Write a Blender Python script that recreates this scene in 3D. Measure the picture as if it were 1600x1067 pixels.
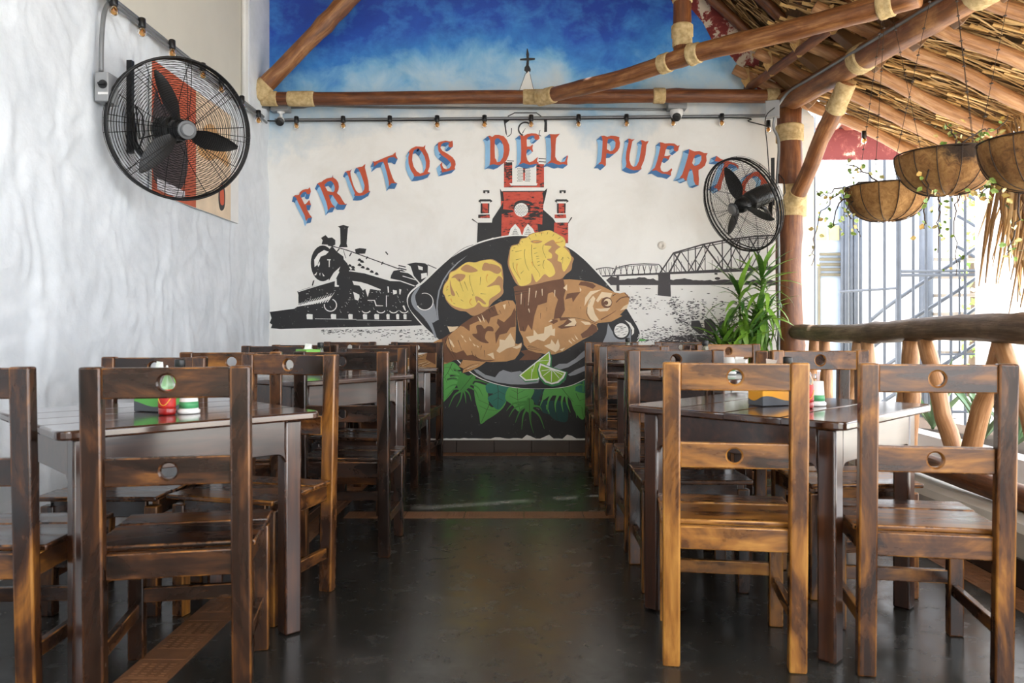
import bpy, bmesh, math, random
from mathutils import Vector, Matrix, Euler
from mathutils.geometry import tessellate_polygon
for o in list(bpy.data.objects): bpy.data.objects.remove(o, do_unlink=True)
sc = bpy.context.scene
COL = sc.collection
ORD = ('first', 'second', 'third', 'fourth', 'fifth', 'sixth', 'seventh', 'eighth', 'ninth', 'tenth', 'eleventh', 'twelfth', 'thirteenth', 'fourteenth', 'fifteenth', 'sixteenth')
R = math.radians
# ---------------------------------------------------------------- camera (level, slightly shifted lens)
F, CX, CY, H = 1235.0, 822.0, 515.0, 1.05          # focal length in px, vanishing point, eye height
D = 6.753                                           # distance to the mural wall
cam = bpy.data.cameras.new('camera'); camo = bpy.data.objects.new('camera', cam); COL.objects.link(camo)
camo.location = (0, 0, H); camo.rotation_euler = (R(90), 0, 0)
cam.sensor_width = 36; cam.lens = 36 * F / 1600
cam.shift_x = -(CX - 800) / 1600; cam.shift_y = (CY - 533.5) / 1600
cam.clip_start = 0.05; cam.clip_end = 200
cam.dof.use_dof = True; cam.dof.focus_distance = 5.6; cam.dof.aperture_fstop = 5.0
sc.camera = camo
# ---------------------------------------------------------------- world, sun, exposure
w = bpy.data.worlds.new('sky'); sc.world = w; w.use_nodes = True
bg = w.node_tree.nodes['Background']; bg.inputs[0].default_value = (0.93, 0.96, 1.0, 1); bg.inputs[1].default_value = 0.9
sun = bpy.data.lights.new('sun', 'SUN'); suno = bpy.data.objects.new('sun', sun); COL.objects.link(suno)
sun.energy = 2.2; sun.angle = R(1.0); sun.color = (1.0, 0.96, 0.9)
suno.rotation_euler = Vector((-0.15, -0.40, -1.0)).to_track_quat('-Z', 'Y').to_euler()
vs = sc.view_settings; vs.view_transform = 'Standard'; vs.look = 'None'; vs.gamma = 1.0; vs.exposure = 2.8
vs.use_curve_mapping = False

def at(px, py, Y):
    """photo pixel + known distance -> world point"""
    return Vector(((px - CX) * Y / F, Y, H + (CY - py) * Y / F))

# ---------------------------------------------------------------- object helpers
def tag(o, label=None, cat=None, group=None, kind=None):
    if label: o['label'] = label
    if cat: o['category'] = cat
    if group: o['group'] = group
    if kind: o['kind'] = kind
    return o
def empty(name, loc, rz=0.0, label=None, cat=None, group=None):
    o = bpy.data.objects.new(name, None); COL.objects.link(o)
    o.location = loc; o.rotation_euler = (0, 0, rz); o.empty_display_size = 0.1
    return tag(o, label, cat, group)
def obj(name, me, parent=None, loc=None, rot=None, mats=None):
    o = bpy.data.objects.new(name, me); COL.objects.link(o)
    if mats is not None:
        for m in (mats if isinstance(mats, (list, tuple)) else [mats]): me.materials.append(m)
    if parent is not None: o.parent = parent
    if loc is not None: o.location = loc
    if rot is not None: o.rotation_euler = rot
    return o
def kids(root): return [c for c in bpy.data.objects if c.parent == root]
def copy_tree(o, parent=None, table=None):
    c = o.copy(); COL.objects.link(c); c.parent = parent
    for ch in list(o.children): copy_tree(ch, c)
    return c

class MB:
    def __init__(s): s.v = []; s.f = []; s.m = []
    def add(s, vs_, fs, mi=0):
        b = len(s.v); s.v += [tuple(p) for p in vs_]
        for f in fs: s.f.append(tuple(i + b for i in f)); s.m.append(mi)
    def box(s, c, size, mi=0, rot=None):
        x, y, z = (k / 2 for k in size); c = Vector(c)
        P = [Vector((a * x, b * y, d * z)) for a in (-1, 1) for b in (-1, 1) for d in (-1, 1)]
        if rot is not None: P = [rot @ p for p in P]
        s.add([p + c for p in P], [(0, 1, 3, 2), (4, 6, 7, 5), (0, 4, 5, 1), (2, 3, 7, 6), (0, 2, 6, 4), (1, 5, 7, 3)], mi)
    def tube(s, pts, rads, n=8, closed=False, caps=True, mi=0, jit=0.0, rnd=None):
        pts = [Vector(p) for p in pts]; k = len(pts)
        if not isinstance(rads, (list, tuple)): rads = [rads] * k
        T = []
        for i in range(k):
            a = pts[(i - 1) % k] if closed or i > 0 else pts[0]
            b = pts[(i + 1) % k] if closed or i < k - 1 else pts[-1]
            t = (b - a); T.append(t.normalized() if t.length > 1e-9 else Vector((0, 0, 1)))
        up = Vector((0, 0, 1)) if abs(T[0].z) < 0.9 else Vector((1, 0, 0))
        u = T[0].cross(up).normalized(); V = []
        for i in range(k):
            u = (u - T[i] * u.dot(T[i])).normalized(); w_ = T[i].cross(u)
            for j in range(n):
                a = 2 * math.pi * j / n; r = rads[i]
                if jit and rnd: r *= 1 + rnd.uniform(-jit, jit)
                V.append(pts[i] + (u * math.cos(a) + w_ * math.sin(a)) * r)
        Fs = []
        for i in range(k if closed else k - 1):
            i2 = (i + 1) % k
            for j in range(n):
                j2 = (j + 1) % n
                Fs.append((i * n + j, i2 * n + j, i2 * n + j2, i * n + j2))
        if caps and not closed:
            Fs.append(tuple(range(n))); Fs.append(tuple((k - 1) * n + j for j in reversed(range(n))))
        s.add(V, Fs, mi)
    def lathe(s, prof, n=24, c=(0, 0, 0), mi=0, rot=None):
        V = []; c = Vector(c)
        for r, z in prof:
            for j in range(n):
                a = 2 * math.pi * j / n; p = Vector((r * math.cos(a), r * math.sin(a), z))
                V.append((rot @ p if rot is not None else p) + c)
        Fs = []
        for i in range(len(prof) - 1):
            for j in range(n):
                j2 = (j + 1) % n; Fs.append((i * n + j, i * n + j2, (i + 1) * n + j2, (i + 1) * n + j))
        if prof[0][0] > 1e-4: Fs.append(tuple(reversed(range(n))))
        if prof[-1][0] > 1e-4: Fs.append(tuple((len(prof) - 1) * n + j for j in range(n)))
        s.add(V, Fs, mi)
    def mesh(s, name, smooth=False):
        me = bpy.data.meshes.new(name); me.from_pydata(s.v, [], s.f)
        if any(s.m): me.polygons.foreach_set('material_index', s.m)
        if smooth: me.polygons.foreach_set('use_smooth', [True] * len(me.polygons))
        me.update(); return me
    def build(s, name, mats, parent=None, loc=None, rot=None, smooth=False):
        return obj(name, s.mesh(name, smooth), parent, loc, rot, mats)
def clean(me, angle=None):
    bm = bmesh.new(); bm.from_mesh(me); bmesh.ops.remove_doubles(bm, verts=bm.verts, dist=1e-5)
    bmesh.ops.recalc_face_normals(bm, faces=bm.faces); bm.to_mesh(me); bm.free(); return me
def bevbox(name, c, size, bev=0.004, seg=2, mid=1, jit=0.0, rnd=None):
    """box with rounded edges; the bevel faces take material slot `mid`"""
    bm = bmesh.new(); bmesh.ops.create_cube(bm, size=1.0)
    for v in bm.verts: v.co = Vector((v.co.x * size[0], v.co.y * size[1], v.co.z * size[2])) + Vector(c)
    r = bmesh.ops.bevel(bm, geom=list(bm.edges), offset=bev, segments=seg, affect='EDGES', profile=0.5)
    for f in r['faces']: f.material_index = mid; f.smooth = True
    me = bpy.data.meshes.new(name); bm.to_mesh(me); bm.free(); return me
def prism(name, pts, z0, z1, bev=0.0, seg=2, mid=1, mat4=None):
    """extruded outline (list of 2D points, ccw)"""
    bm = bmesh.new(); vs_ = [bm.verts.new((x, y, z0)) for x, y in pts]
    f = bm.faces.new(vs_); r = bmesh.ops.extrude_face_region(bm, geom=[f])
    top = [e for e in r['geom'] if isinstance(e, bmesh.types.BMVert)]
    for v in top: v.co.z = z1
    bmesh.ops.recalc_face_normals(bm, faces=bm.faces)
    if bev:
        ed = [e for e in bm.edges if abs(e.verts[0].co.z - e.verts[1].co.z) < 1e-6]
        r = bmesh.ops.bevel(bm, geom=ed, offset=bev, segments=seg, affect='EDGES', profile=0.5)
        for f in r['faces']: f.material_index = mid; f.smooth = True
    if mat4 is not None: bm.transform(mat4)
    me = bpy.data.meshes.new(name); bm.to_mesh(me); bm.free(); return me

# ---------------------------------------------------------------- materials
def srgb(r, g, b):
    f = lambda c: (c / 255 / 12.92) if c / 255 <= 0.04045 else ((c / 255 + 0.055) / 1.055) ** 2.4
    return (f(r), f(g), f(b), 1.0)
class NT:
    def __init__(s, name):
        s.m = bpy.data.materials.new(name); s.m.use_nodes = True; s.t = s.m.node_tree
        s.b = s.t.nodes['Principled BSDF']; s.n = s.t.nodes
    def node(s, typ, **kw):
        n = s.n.new(typ)
        for k, v in kw.items():
            if hasattr(n, k): setattr(n, k, v)
        return n
    def link(s, a, b): s.t.links.new(a, b)
    def coord(s, which='Object'): return s.node('ShaderNodeTexCoord').outputs[which]
    def mapping(s, src, scale=(1, 1, 1), loc=None):
        m = s.node('ShaderNodeMapping'); s.link(src, m.inputs['Vector']); m.inputs['Scale'].default_value = scale
        if loc is not None:
            if isinstance(loc, (tuple, list)): m.inputs['Location'].default_value = loc
            else: s.link(loc, m.inputs['Location'])
        return m.outputs[0]
    def noise(s, vec, scale=5, detail=4, rough=0.55, dist=0.0):
        n = s.node('ShaderNodeTexNoise'); s.link(vec, n.inputs['Vector'])
        n.inputs['Scale'].default_value = scale; n.inputs['Detail'].default_value = detail
        n.inputs['Roughness'].default_value = rough; n.inputs['Distortion'].default_value = dist
        return n.outputs['Fac']
    def ramp(s, fac, stops, interp='LINEAR'):
        r = s.node('ShaderNodeValToRGB'); s.link(fac, r.inputs[0]); e = r.color_ramp.elements
        r.color_ramp.interpolation = interp
        while len(e) > 1: e.remove(e[0])
        e[0].position = stops[0][0]; e[0].color = stops[0][1]
        for p, c in stops[1:]: q = e.new(p); q.color = c
        return r.outputs[0]
    def mix(s, fac, a, b, typ='MIX'):
        m = s.node('ShaderNodeMix'); m.data_type = 'RGBA'; m.blend_type = typ
        for k, v in ((0, fac), (6, a), (7, b)):
            if hasattr(v, 'type') or hasattr(v, 'is_output'): s.link(v, m.inputs[k])
            else: m.inputs[k].default_value = v
        return m.outputs[2]
    def math(s, op, a, b=None, c=None, clamp=False):
        m = s.node('ShaderNodeMath'); m.operation = op; m.use_clamp = clamp
        for k, v in ((0, a), (1, b), (2, c)):
            if v is None: continue
            if hasattr(v, 'is_output'): s.link(v, m.inputs[k])
            else: m.inputs[k].default_value = v
        return m.outputs[0]
    def bump(s, h, strength=0.3, dist=0.01):
        b = s.node('ShaderNodeBump'); s.link(h, b.inputs['Height']); b.inputs['Strength'].default_value = strength
        b.inputs['Distance'].default_value = dist; s.link(b.outputs[0], s.b.inputs['Normal'])
    def color(s, c):
        if hasattr(c, 'is_output'): s.link(c, s.b.inputs['Base Color'])
        else: s.b.inputs['Base Color'].default_value = c
    def set(s, rough=0.5, metal=0.0, coat=0.0, trans=0.0, spec=None, ior=None):
        s.b.inputs['Roughness'].default_value = rough; s.b.inputs['Metallic'].default_value = metal
        s.b.inputs['Coat Weight'].default_value = coat; s.b.inputs['Transmission Weight'].default_value = trans
        if spec is not None: s.b.inputs['Specular IOR Level'].default_value = spec
        if ior is not None: s.b.inputs['IOR'].default_value = ior
def scale_c(c, k): return (c[0] * k, c[1] * k, c[2] * k, 1)
def simple(name, col, rough=0.5, metal=0.0, var=0.15, nscale=8.0, bump=0.0, coat=0.0, bdist=0.005, spec=None):
    t = NT(name); n = t.noise(t.coord(), nscale, 5)
    t.color(t.ramp(n, [(0.3, scale_c(col, 1 - var)), (0.7, scale_c(col, 1 + var))])); t.set(rough, metal, coat, spec=spec)
    if bump: t.bump(n, bump, bdist)
    return t.m
def wood(name, axis, edge=False):
    """varnished worn wood, grain along an axis; the object's colour (r) sets how amber it is"""
    t = NT(name); oi = t.node('ShaderNodeObjectInfo')
    off = t.math('MULTIPLY', oi.outputs['Random'], 37.0)
    sc_ = [9, 9, 9]; sc_[axis] = 1.0
    v = t.mapping(t.coord(), (1, 1, 1), off)
    n1 = t.noise(t.mapping(v, tuple(sc_)), 4.0, 7, 0.62, 0.4)
    sc2 = [3.0, 3.0, 3.0]; sc2[axis] = 1.1
    n2 = t.noise(t.mapping(v, tuple(sc2)), 2.6, 5, 0.6, 0.9)
    tone = t.node('ShaderNodeSeparateColor'); t.link(oi.outputs['Color'], tone.inputs[0]); tn = tone.outputs[0]
    s = t.math('ADD', t.math('MULTIPLY', n1, 0.3), t.math('MULTIPLY', n2, 0.7))
    s = t.math('ADD', s, t.math('MULTIPLY', t.math('SUBTRACT', tn, 0.5), 0.34))
    if edge: s = t.math('ADD', s, 0.07)
    c = t.ramp(s, [(0.36, srgb(22, 13, 9)), (0.47, srgb(46, 26, 15)), (0.55, srgb(82, 48, 22)), (0.64, srgb(138, 88, 34)), (0.76, srgb(182, 128, 58))])
    t.color(c); t.link(t.ramp(n2, [(0.35, (0.2,) * 3 + (1,)), (0.7, (0.42,) * 3 + (1,))]), t.b.inputs['Roughness'])
    t.b.inputs['Coat Weight'].default_value = 0.22; t.b.inputs['Coat Roughness'].default_value = 0.14
    t.bump(n1, 0.12, 0.003); return t.m
WX, WY, WZ = wood('varnished_wood_x', 0), wood('varnished_wood_y', 1), wood('varnished_wood_z', 2)
WE = wood('worn_highlit_edge', 2, True)  # paler bevels: worn edges plus edge highlights painted into the colour
def table_wood(name, axis, cr=0.12):
    t = NT(name); oi = t.node('ShaderNodeObjectInfo'); off = t.math('MULTIPLY', oi.outputs['Random'], 23.0)
    sc_ = [10, 10, 10]; sc_[axis] = 0.8
    v = t.mapping(t.coord(), (1, 1, 1), off)
    n1 = t.noise(t.mapping(v, tuple(sc_)), 3.2, 8, 0.6, 0.5); n2 = t.noise(v, 3.5, 4)
    s = t.math('ADD', t.math('MULTIPLY', n1, 0.6), t.math('MULTIPLY', n2, 0.4))
    t.color(t.ramp(s, [(0.33, srgb(30, 16, 11)), (0.5, srgb(58, 32, 20)), (0.68, srgb(92, 56, 33))]))
    t.link(t.ramp(n2, [(0.3, (0.12,) * 3 + (1,)), (0.7, (0.27,) * 3 + (1,))]), t.b.inputs['Roughness'])
    t.b.inputs['Coat Weight'].default_value = 1.0; t.b.inputs['Coat Roughness'].default_value = cr; t.b.inputs['Coat IOR'].default_value = 1.65
    t.bump(n1, 0.08, 0.002); return t.m
TX, TZ, TA = table_wood('table_wood_x', 0), table_wood('table_wood_z', 2, 0.3), table_wood('apron_wood', 0, 0.3)
def logmat(name, stops, bump=0.4):
    t = NT(name); oi = t.node('ShaderNodeObjectInfo'); at_ = t.node('ShaderNodeAttribute'); at_.attribute_name = 'grain'
    v = t.mapping(at_.outputs['Vector'], (1, 1, 1), t.math('MULTIPLY', oi.outputs['Random'], 11.0))
    n1 = t.noise(t.mapping(v, (1, 1, 0.1)), 42, 7, 0.65, 0.6); n2 = t.noise(t.mapping(v, (1, 1, 0.5)), 7, 4, 0.6, 0.8)
    s = t.math('ADD', t.math('MULTIPLY', n1, 0.5), t.math('MULTIPLY', n2, 0.5))
    t.color(t.ramp(s, stops)); t.set(0.5, coat=0.12); t.b.inputs['Coat Roughness'].default_value = 0.3
    t.bump(n1, bump, 0.008); return t.m
LOG = logmat('varnished_log', [(0.34, srgb(84, 48, 24)), (0.5, srgb(132, 82, 44)), (0.66, srgb(186, 134, 84))])
LOGD = logmat('dark_varnished_log', [(0.34, srgb(62, 34, 18)), (0.5, srgb(110, 62, 30)), (0.66, srgb(150, 96, 52))])
LOGP = logmat('pale_pole', [(0.34, srgb(128, 84, 50)), (0.5, srgb(178, 128, 84)), (0.66, srgb(214, 172, 128))])
BARK = logmat('grey_bark', [(0.34, srgb(62, 46, 34)), (0.5, srgb(104, 84, 66)), (0.66, srgb(150, 130, 108))], 0.9)
def rope_mat():
    t = NT('sisal_rope'); wv = t.node('ShaderNodeTexWave'); t.link(t.coord('UV'), wv.inputs[0]) if False else t.link(t.coord(), wv.inputs[0])
    wv.inputs['Scale'].default_value = 60; wv.inputs['Distortion'].default_value = 3; wv.inputs['Detail'].default_value = 2
    n = t.noise(t.coord(), 30, 4)
    t.color(t.ramp(n, [(0.3, srgb(176, 146, 96)), (0.7, srgb(222, 198, 150))])); t.set(0.85)
    t.bump(wv.outputs['Fac'], 0.35, 0.006); return t.m
ROPE = rope_mat()
BLACKP = simple('black_plastic', srgb(26, 26, 27), 0.38, var=0.1)
BLACKM = simple('black_metal', srgb(22, 22, 23), 0.35, 0.3, var=0.1)
GREYM = simple('grey_conduit', srgb(128, 130, 132), 0.4, 0.35, var=0.12)
GREYBOX = simple('grey_paint', srgb(150, 152, 154), 0.45, 0.1, var=0.06)
WHITEP = simple('white_plastic', srgb(226, 226, 224), 0.4, var=0.04)
DARKC = simple('black_cable', srgb(30, 30, 32), 0.5)
STEEL = simple('grey_steel_paint', srgb(84, 90, 100), 0.45, 0.2, var=0.12)
def glassy(name, col, rough=0.05, trans=0.9):
    t = NT(name); n = t.noise(t.coord(), 12, 2); t.color(t.ramp(n, [(0.3, scale_c(col, 0.92)), (0.7, col)])); t.set(rough, trans=trans, ior=1.45); return t.m
AMBER = glassy('amber_glass', srgb(236, 178, 104)); CLEAR = glassy('clear_glass', (0.95, 0.97, 0.96, 1))
# ================================================================ the setting
from mathutils import noise as mnoise
XL = -2.198                                          # left wall plane
XR = 2.02                                            # inner face of the kerb under the railing
def rough_plaster():
    t = NT('rough_white_plaster'); c = t.coord()
    n1 = t.noise(c, 2.4, 6, 0.55, 0.6); n2 = t.noise(c, 9, 5, 0.6)
    s = t.math('ADD', t.math('MULTIPLY', n1, 0.6), t.math('MULTIPLY', n2, 0.4))
    t.color(t.ramp(s, [(0.3, srgb(206, 212, 218)), (0.6, srgb(224, 229, 234))])); t.set(0.75)
    t.bump(t.noise(c, 16, 6, 0.6), 0.35, 0.012); return t.m
PLASTER = rough_plaster()
def left_wall():
    m = MB(); y0, y1, z1 = 2.9, D + 0.05, 2.80; ny, nz = 240, 170; V = []; Fs = []
    for i in range(ny + 1):
        for j in range(nz + 1):
            y = y0 + (y1 - y0) * i / ny; z = z1 * j / nz
            p = Vector((y * 3.4, z * 2.2, 0.3))
            w2 = Vector((y * 5.6 + 1.1 * mnoise.noise(p), z * 4.6 + 1.1 * mnoise.noise(p + Vector((9, 0, 0))), 2.3))
            d = 0.016 * mnoise.noise(p) + 0.017 * mnoise.noise(w2) + 0.008 * mnoise.noise(w2 * 2.3) + 0.003 * mnoise.noise(w2 * 5)
            if 4.4 < y < 6.1 and 1.75 < z < 2.72: d = min(d, 0.012)
            if z > 2.7: d = min(d, 0.016)
            V.append((d, y, z))
    for i in range(ny):
        for j in range(nz):
            a = i * (nz + 1) + j; Fs.append((a, a + nz + 1, a + nz + 2, a + 1))
    m.add(V, Fs)
    # top ledge of the plaster coat, back slab and the plain stretch behind the camera
    m.box((-0.13, (y0 + y1) / 2, z1 / 2), (0.2, y1 - y0, z1 - 0.01))
    m.box((-0.115, (-3.2 + y0) / 2, z1 / 2), (0.23, y0 + 3.2, z1))
    m.box((-0.02, 6.53, 3.7), (0.05, 0.52, 1.8))       # plaster pilaster running up the corner
    o = m.build('wall_left', PLASTER, None, (XL, 0, 0), smooth=False); tag(o, kind='structure')
    for p in o.data.polygons[:ny * nz]: p.use_smooth = True
left_wall()
SMOOTHW = simple('smooth_beige_paint', srgb(206, 202, 190), 0.7, var=0.04, nscale=2)
m = MB(); m.box((XL - 0.14, 1.8, 3.7), (0.2, 10.0, 1.8)); tag(m.build('wall_left_upper', SMOOTHW), kind='structure')
m = MB(); m.tube([(XL - 0.02, 6.22, 2.82), (XL - 0.02, 6.22, 4.6)], 0.022, 10); m.tube([(XL - 0.02, 6.27, 2.82), (XL - 0.02, 6.27, 4.6)], 0.016, 10)
tag(m.build('drain_pipe', WHITEP, smooth=True), 'white vertical pipe pair at the corner of the beige upper wall', 'pipe')

def mural_wall_mat():
    t = NT('mural_wall_paint'); c = t.coord(); sp = t.node('ShaderNodeSeparateXYZ'); t.link(c, sp.inputs[0])
    fc = t.node('ShaderNodeFloatCurve'); mr = t.math('DIVIDE', t.math('ADD', sp.outputs[0], 2.2), 4.7)
    t.link(mr, fc.inputs['Value']); cu = fc.mapping.curves[0]
    # where the painted blue begins along the wall (0.5 = no shift; up = blue comes lower)
    P = [(0.0, 0.66), (0.08, 0.62), (0.16, 0.50), (0.3, 0.42), (0.46, 0.36), (0.52, 0.36), (0.575, 0.62), (0.64, 0.58), (0.72, 0.36), (0.8, 0.34), (1.0, 0.42)]
    while len(cu.points) > 2: cu.points.remove(cu.points[1])
    cu.points[0].location = P[0]; cu.points[1].location = P[-1]
    for p in P[1:-1]: cu.points.new(*p)
    fc.mapping.update()
    n1 = t.noise(c, 3.2, 9, 0.62, 0.4); n2 = t.noise(c, 1.1, 4)
    z = t.math('ADD', sp.outputs[2], t.math('MULTIPLY', t.math('SUBTRACT', fc.outputs[0], 0.5), 1.0))
    z = t.math('ADD', z, t.math('MULTIPLY', t.math('SUBTRACT', n1, 0.5), 0.75))
    f = t.math('DIVIDE', t.math('SUBTRACT', z, 2.5), 1.6)
    W = srgb(240, 239, 235)
    sky = t.ramp(f, [(0.10, W), (0.24, srgb(206, 218, 226)), (0.36, srgb(172, 207, 232)), (0.45, srgb(124, 184, 228)), (0.55, srgb(52, 130, 212)), (0.68, srgb(30, 86, 190)), (0.86, srgb(22, 64, 166))])
    brush = t.noise(t.mapping(c, (1, 1, 1.3)), 4.0, 12, 0.62, 0.25)
    bf = t.math('MULTIPLY', t.ramp(brush, [(0.46, (0, 0, 0, 1)), (0.68, (1, 1, 1, 1))]), t.ramp(f, [(0.42, (0, 0, 0, 1)), (0.55, (0.85, 0.85, 0.85, 1)), (1.0, (0.45, 0.45, 0.45, 1))]))
    sky = t.mix(bf, sky, srgb(72, 152, 226))
    dirt = t.noise(c, 1.6, 7, 0.65, 0.5)
    t.color(t.mix(1.0, sky, t.ramp(dirt, [(0.3, (0.9, 0.89, 0.87, 1)), (0.55, (1, 1, 1, 1))]), 'MULTIPLY')); t.set(0.6)
    t.bump(t.noise(c, 5, 6), 0.06, 0.01); return t.m
# gabled mural wall, from the left corner to its end beyond the post
m = MB(); xe = 2.46
outl = [(XL - 0.1, 0), (xe, 0), (xe, 2.86), (2.24, 3.1), (1.5, 3.95), (0.2, 5.15), (XL - 0.1, 4.75)]
n = len(outl); m.add([(x, D, z) for x, z in outl] + [(x, D + 0.2, z) for x, z in outl],
    [tuple(range(n))] + [tuple(reversed(range(n, 2 * n)))] + [(i, n + i, n + (i + 1) % n, (i + 1) % n) for i in range(n)])
WALLB = m.build('wall_back', mural_wall_mat()); clean(WALLB.data); tag(WALLB, kind='structure')

def floor_mat():
    t = NT('polished_dark_concrete'); c = t.coord()
    n1 = t.noise(c, 1.3, 6, 0.6, 0.4); n2 = t.noise(c, 9, 8, 0.7, 0.3)
    a = t.ramp(n1, [(0.3, srgb(26, 27, 26)), (0.6, srgb(38, 38, 35))])
    st = t.ramp(t.math('MULTIPLY', n2, t.noise(c, 2.2, 3)), [(0.27, (0, 0, 0, 1)), (0.42, (0.5, 0.5, 0.5, 1))])
    t.color(t.mix(st, a, srgb(74, 73, 70))); 
    t.link(t.ramp(n2, [(0.3, (0.16,) * 3 + (1,)), (0.7, (0.32,) * 3 + (1,))]), t.b.inputs['Roughness'])
    t.b.inputs['Specular IOR Level'].default_value = 0.5
    t.bump(t.noise(c, 3.5, 6), 0.05, 0.02); return t.m
m = MB(); m.box(((XL + 2.36) / 2, 1.8, -0.05), (2.36 - XL + 0.2, 10.2, 0.1))
FLOOR = m.build('floor', floor_mat()); tag(FLOOR, kind='structure')
# ---- embossed tile bands let into the floor
TILE = simple('terracotta_tile', srgb(116, 78, 50), 0.5, var=0.22, nscale=14, bump=0.2)
def tile_mesh(L=0.332, Wd=0.158):
    m = MB(); m.box((0, 0, 0.0005), (L, Wd, 0.003))
    for cx, w_ in ((-0.106, 0.1), (0.106, 0.1)):
        m.box((cx, 0, 0.0028), (w_, Wd * 0.8, 0.002))
        for i in range(6):
            for j in range(4): m.box((cx - w_ / 2 + w_ * (i + 0.5) / 6, (j - 1.5) * Wd * 0.19, 0.0045), (0.008, 0.016, 0.0018))
    m.box((0, 0, 0.0028), (0.06, Wd * 0.86, 0.002))
    for cx in (-0.16, 0.16): m.box((cx, 0, 0.0028), (0.006, Wd * 0.86, 0.002))
    return m.mesh('floor_tile')
TM = tile_mesh(); TM.materials.append(TILE)
def band(p0, p1, rz):
    p0, p1 = Vector(p0), Vector(p1); k = int((p1 - p0).length / 0.336); d = (p1 - p0).normalized()
    for i in range(k):
        obj('floor_tile', TM, FLOOR, p0 + d * (0.336 * (i + 0.5)), (0, 0, rz))
band((-1.02, 4.477, 0), (1.80, 4.477, 0), 0); band((-2.1, 4.477, 0), (-1.28, 4.477, 0), 0)
band((-2.1, 6.655, 0), (1.9, 6.655, 0), 0)
band((-1.148, 1.7, 0), (-1.148, 6.56, 0), R(90)); band((1.92, 1.7, 0), (1.92, 6.6, 0), R(90))
# ---- dark tile skirting under the mural
BT = simple('dark_skirting_tile', srgb(58, 46, 40), 0.35, var=0.15); GROUT = simple('skirting_grout', srgb(40, 34, 31), 0.8)
m = MB(); m.box((0.1, D - 0.004, 0.053), (4.5, 0.008, 0.106)); BB = m.build('baseboard_back', GROUT); tag(BB, kind='structure')
bt = bevbox('skirting_tile', (0, 0, 0), (0.315, 0.014, 0.102), 0.002, 1, 0); bt.materials.append(BT)
for i in range(14): obj('skirting_tile', bt, BB, (-2.03 + i * 0.3195, D - 0.009, 0.053))
# ---- plastered kerb that carries the railing
KERB = simple('white_kerb_plaster', srgb(196, 194, 188), 0.7, var=0.08, nscale=5, bump=0.2)
m = MB(); prof = [(0, 0.115), (0, 0.215), (0.025, 0.245), (0.09, 0.255), (0.22, 0.25), (0.30, 0.22), (0.30, 0.0), (0.012, 0.0), (0.012, 0.115)]
ys = [-3.2, 0, 2, 3, 3.5, 4, 4.5, 5, 5.5, 6, 6.4, D]
V = []; rk = random.Random(3)
for y in ys:
    dz = rk.uniform(-0.008, 0.008)
    for a, z in prof: V.append((XR + a, y, z + (dz if z > 0.2 else 0)))
k = len(prof); Fs = [(i * k + j, (i + 1) * k + j, (i + 1) * k + (j + 1) % k, i * k + (j + 1) % k) for i in range(len(ys) - 1) for j in range(k)]
m.add(V, Fs + [tuple(range(k)), tuple(reversed(range((len(ys) - 1) * k, len(ys) * k)))])
KB = m.build('wall_kerb', KERB); clean(KB.data); tag(KB, kind='structure')
m = MB(); m.box((XR - 0.002, 1.77, 0.057), (0.016, 9.94, 0.114)); tag(m.build('baseboard_right', BT), kind='structure')

m = MB(); m.box((-0.65, -3.1, 2.4), (3.5, 0.2, 4.8)); tag(m.build('wall_rear_light_block', SMOOTHW), kind='structure')  # unseen wall added behind the camera to cut grey reflections on the chairs
# ================================================================ the mural (flat paint on the wall)
def PX(ox, oy, s, pts): return [(ox + u / s, oy + v / s) for u, v in pts]
def paint(name, col, rough=0.6, var=0.1, sc_=6, wear=0.0):
    t = NT(name); c = t.coord(); n = t.noise(c, sc_, 6, 0.6)
    base = t.ramp(n, [(0.3, scale_c(col, 1 - var)), (0.7, scale_c(col, 1 + var))])
    if wear:
        n2 = t.noise(t.mapping(c, (1, 1, 1)), 22, 6, 0.7)
        base = t.mix(t.ramp(n2, [(0.64, (0, 0, 0, 1)), (0.7, (wear, wear, wear, 1))]), base, srgb(215, 212, 205))
    t.color(base); t.set(rough); return t.m
P_BLACK = paint('paint_black', srgb(40, 40, 42), var=0.12, wear=0.25); P_WHITE = paint('paint_white', srgb(238, 237, 233), var=0.03)
P_RED = paint('paint_orange_red', srgb(196, 84, 52)); P_LBLUE = paint('paint_light_blue', srgb(140, 186, 222)); P_DBLUE = paint('paint_blue', srgb(62, 112, 164))
P_GREY = paint('paint_grey', srgb(148, 152, 158)); P_YEL = paint('paint_yellow', srgb(236, 208, 104), var=0.07); P_BRY = paint('paint_crust', srgb(186, 140, 96))
P_TAN = paint('paint_tan', srgb(190, 142, 92), var=0.12, sc_=9); P_DBR = paint('paint_brown', srgb(112, 74, 50), var=0.14, sc_=9); P_CREAM = paint('paint_cream', srgb(232, 208, 172), var=0.05)
P_LINE = paint('paint_line', srgb(48, 36, 30)); P_ORANGE = paint('paint_orange', srgb(222, 164, 74))
P_GR1 = paint('paint_leaf_green', srgb(92, 168, 80)); P_GR2 = paint('paint_mid_green', srgb(70, 138, 60)); P_TEAL = paint('paint_teal', srgb(46, 118, 100)); P_DTEAL = paint('paint_dark_teal', srgb(26, 72, 70))
P_LIME = paint('paint_lime', srgb(140, 186, 52)); P_RIND = paint('paint_rind', srgb(52, 128, 74)); P_BRG = paint('paint_bridge_grey', srgb(66, 62, 64), wear=0.15)
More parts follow.
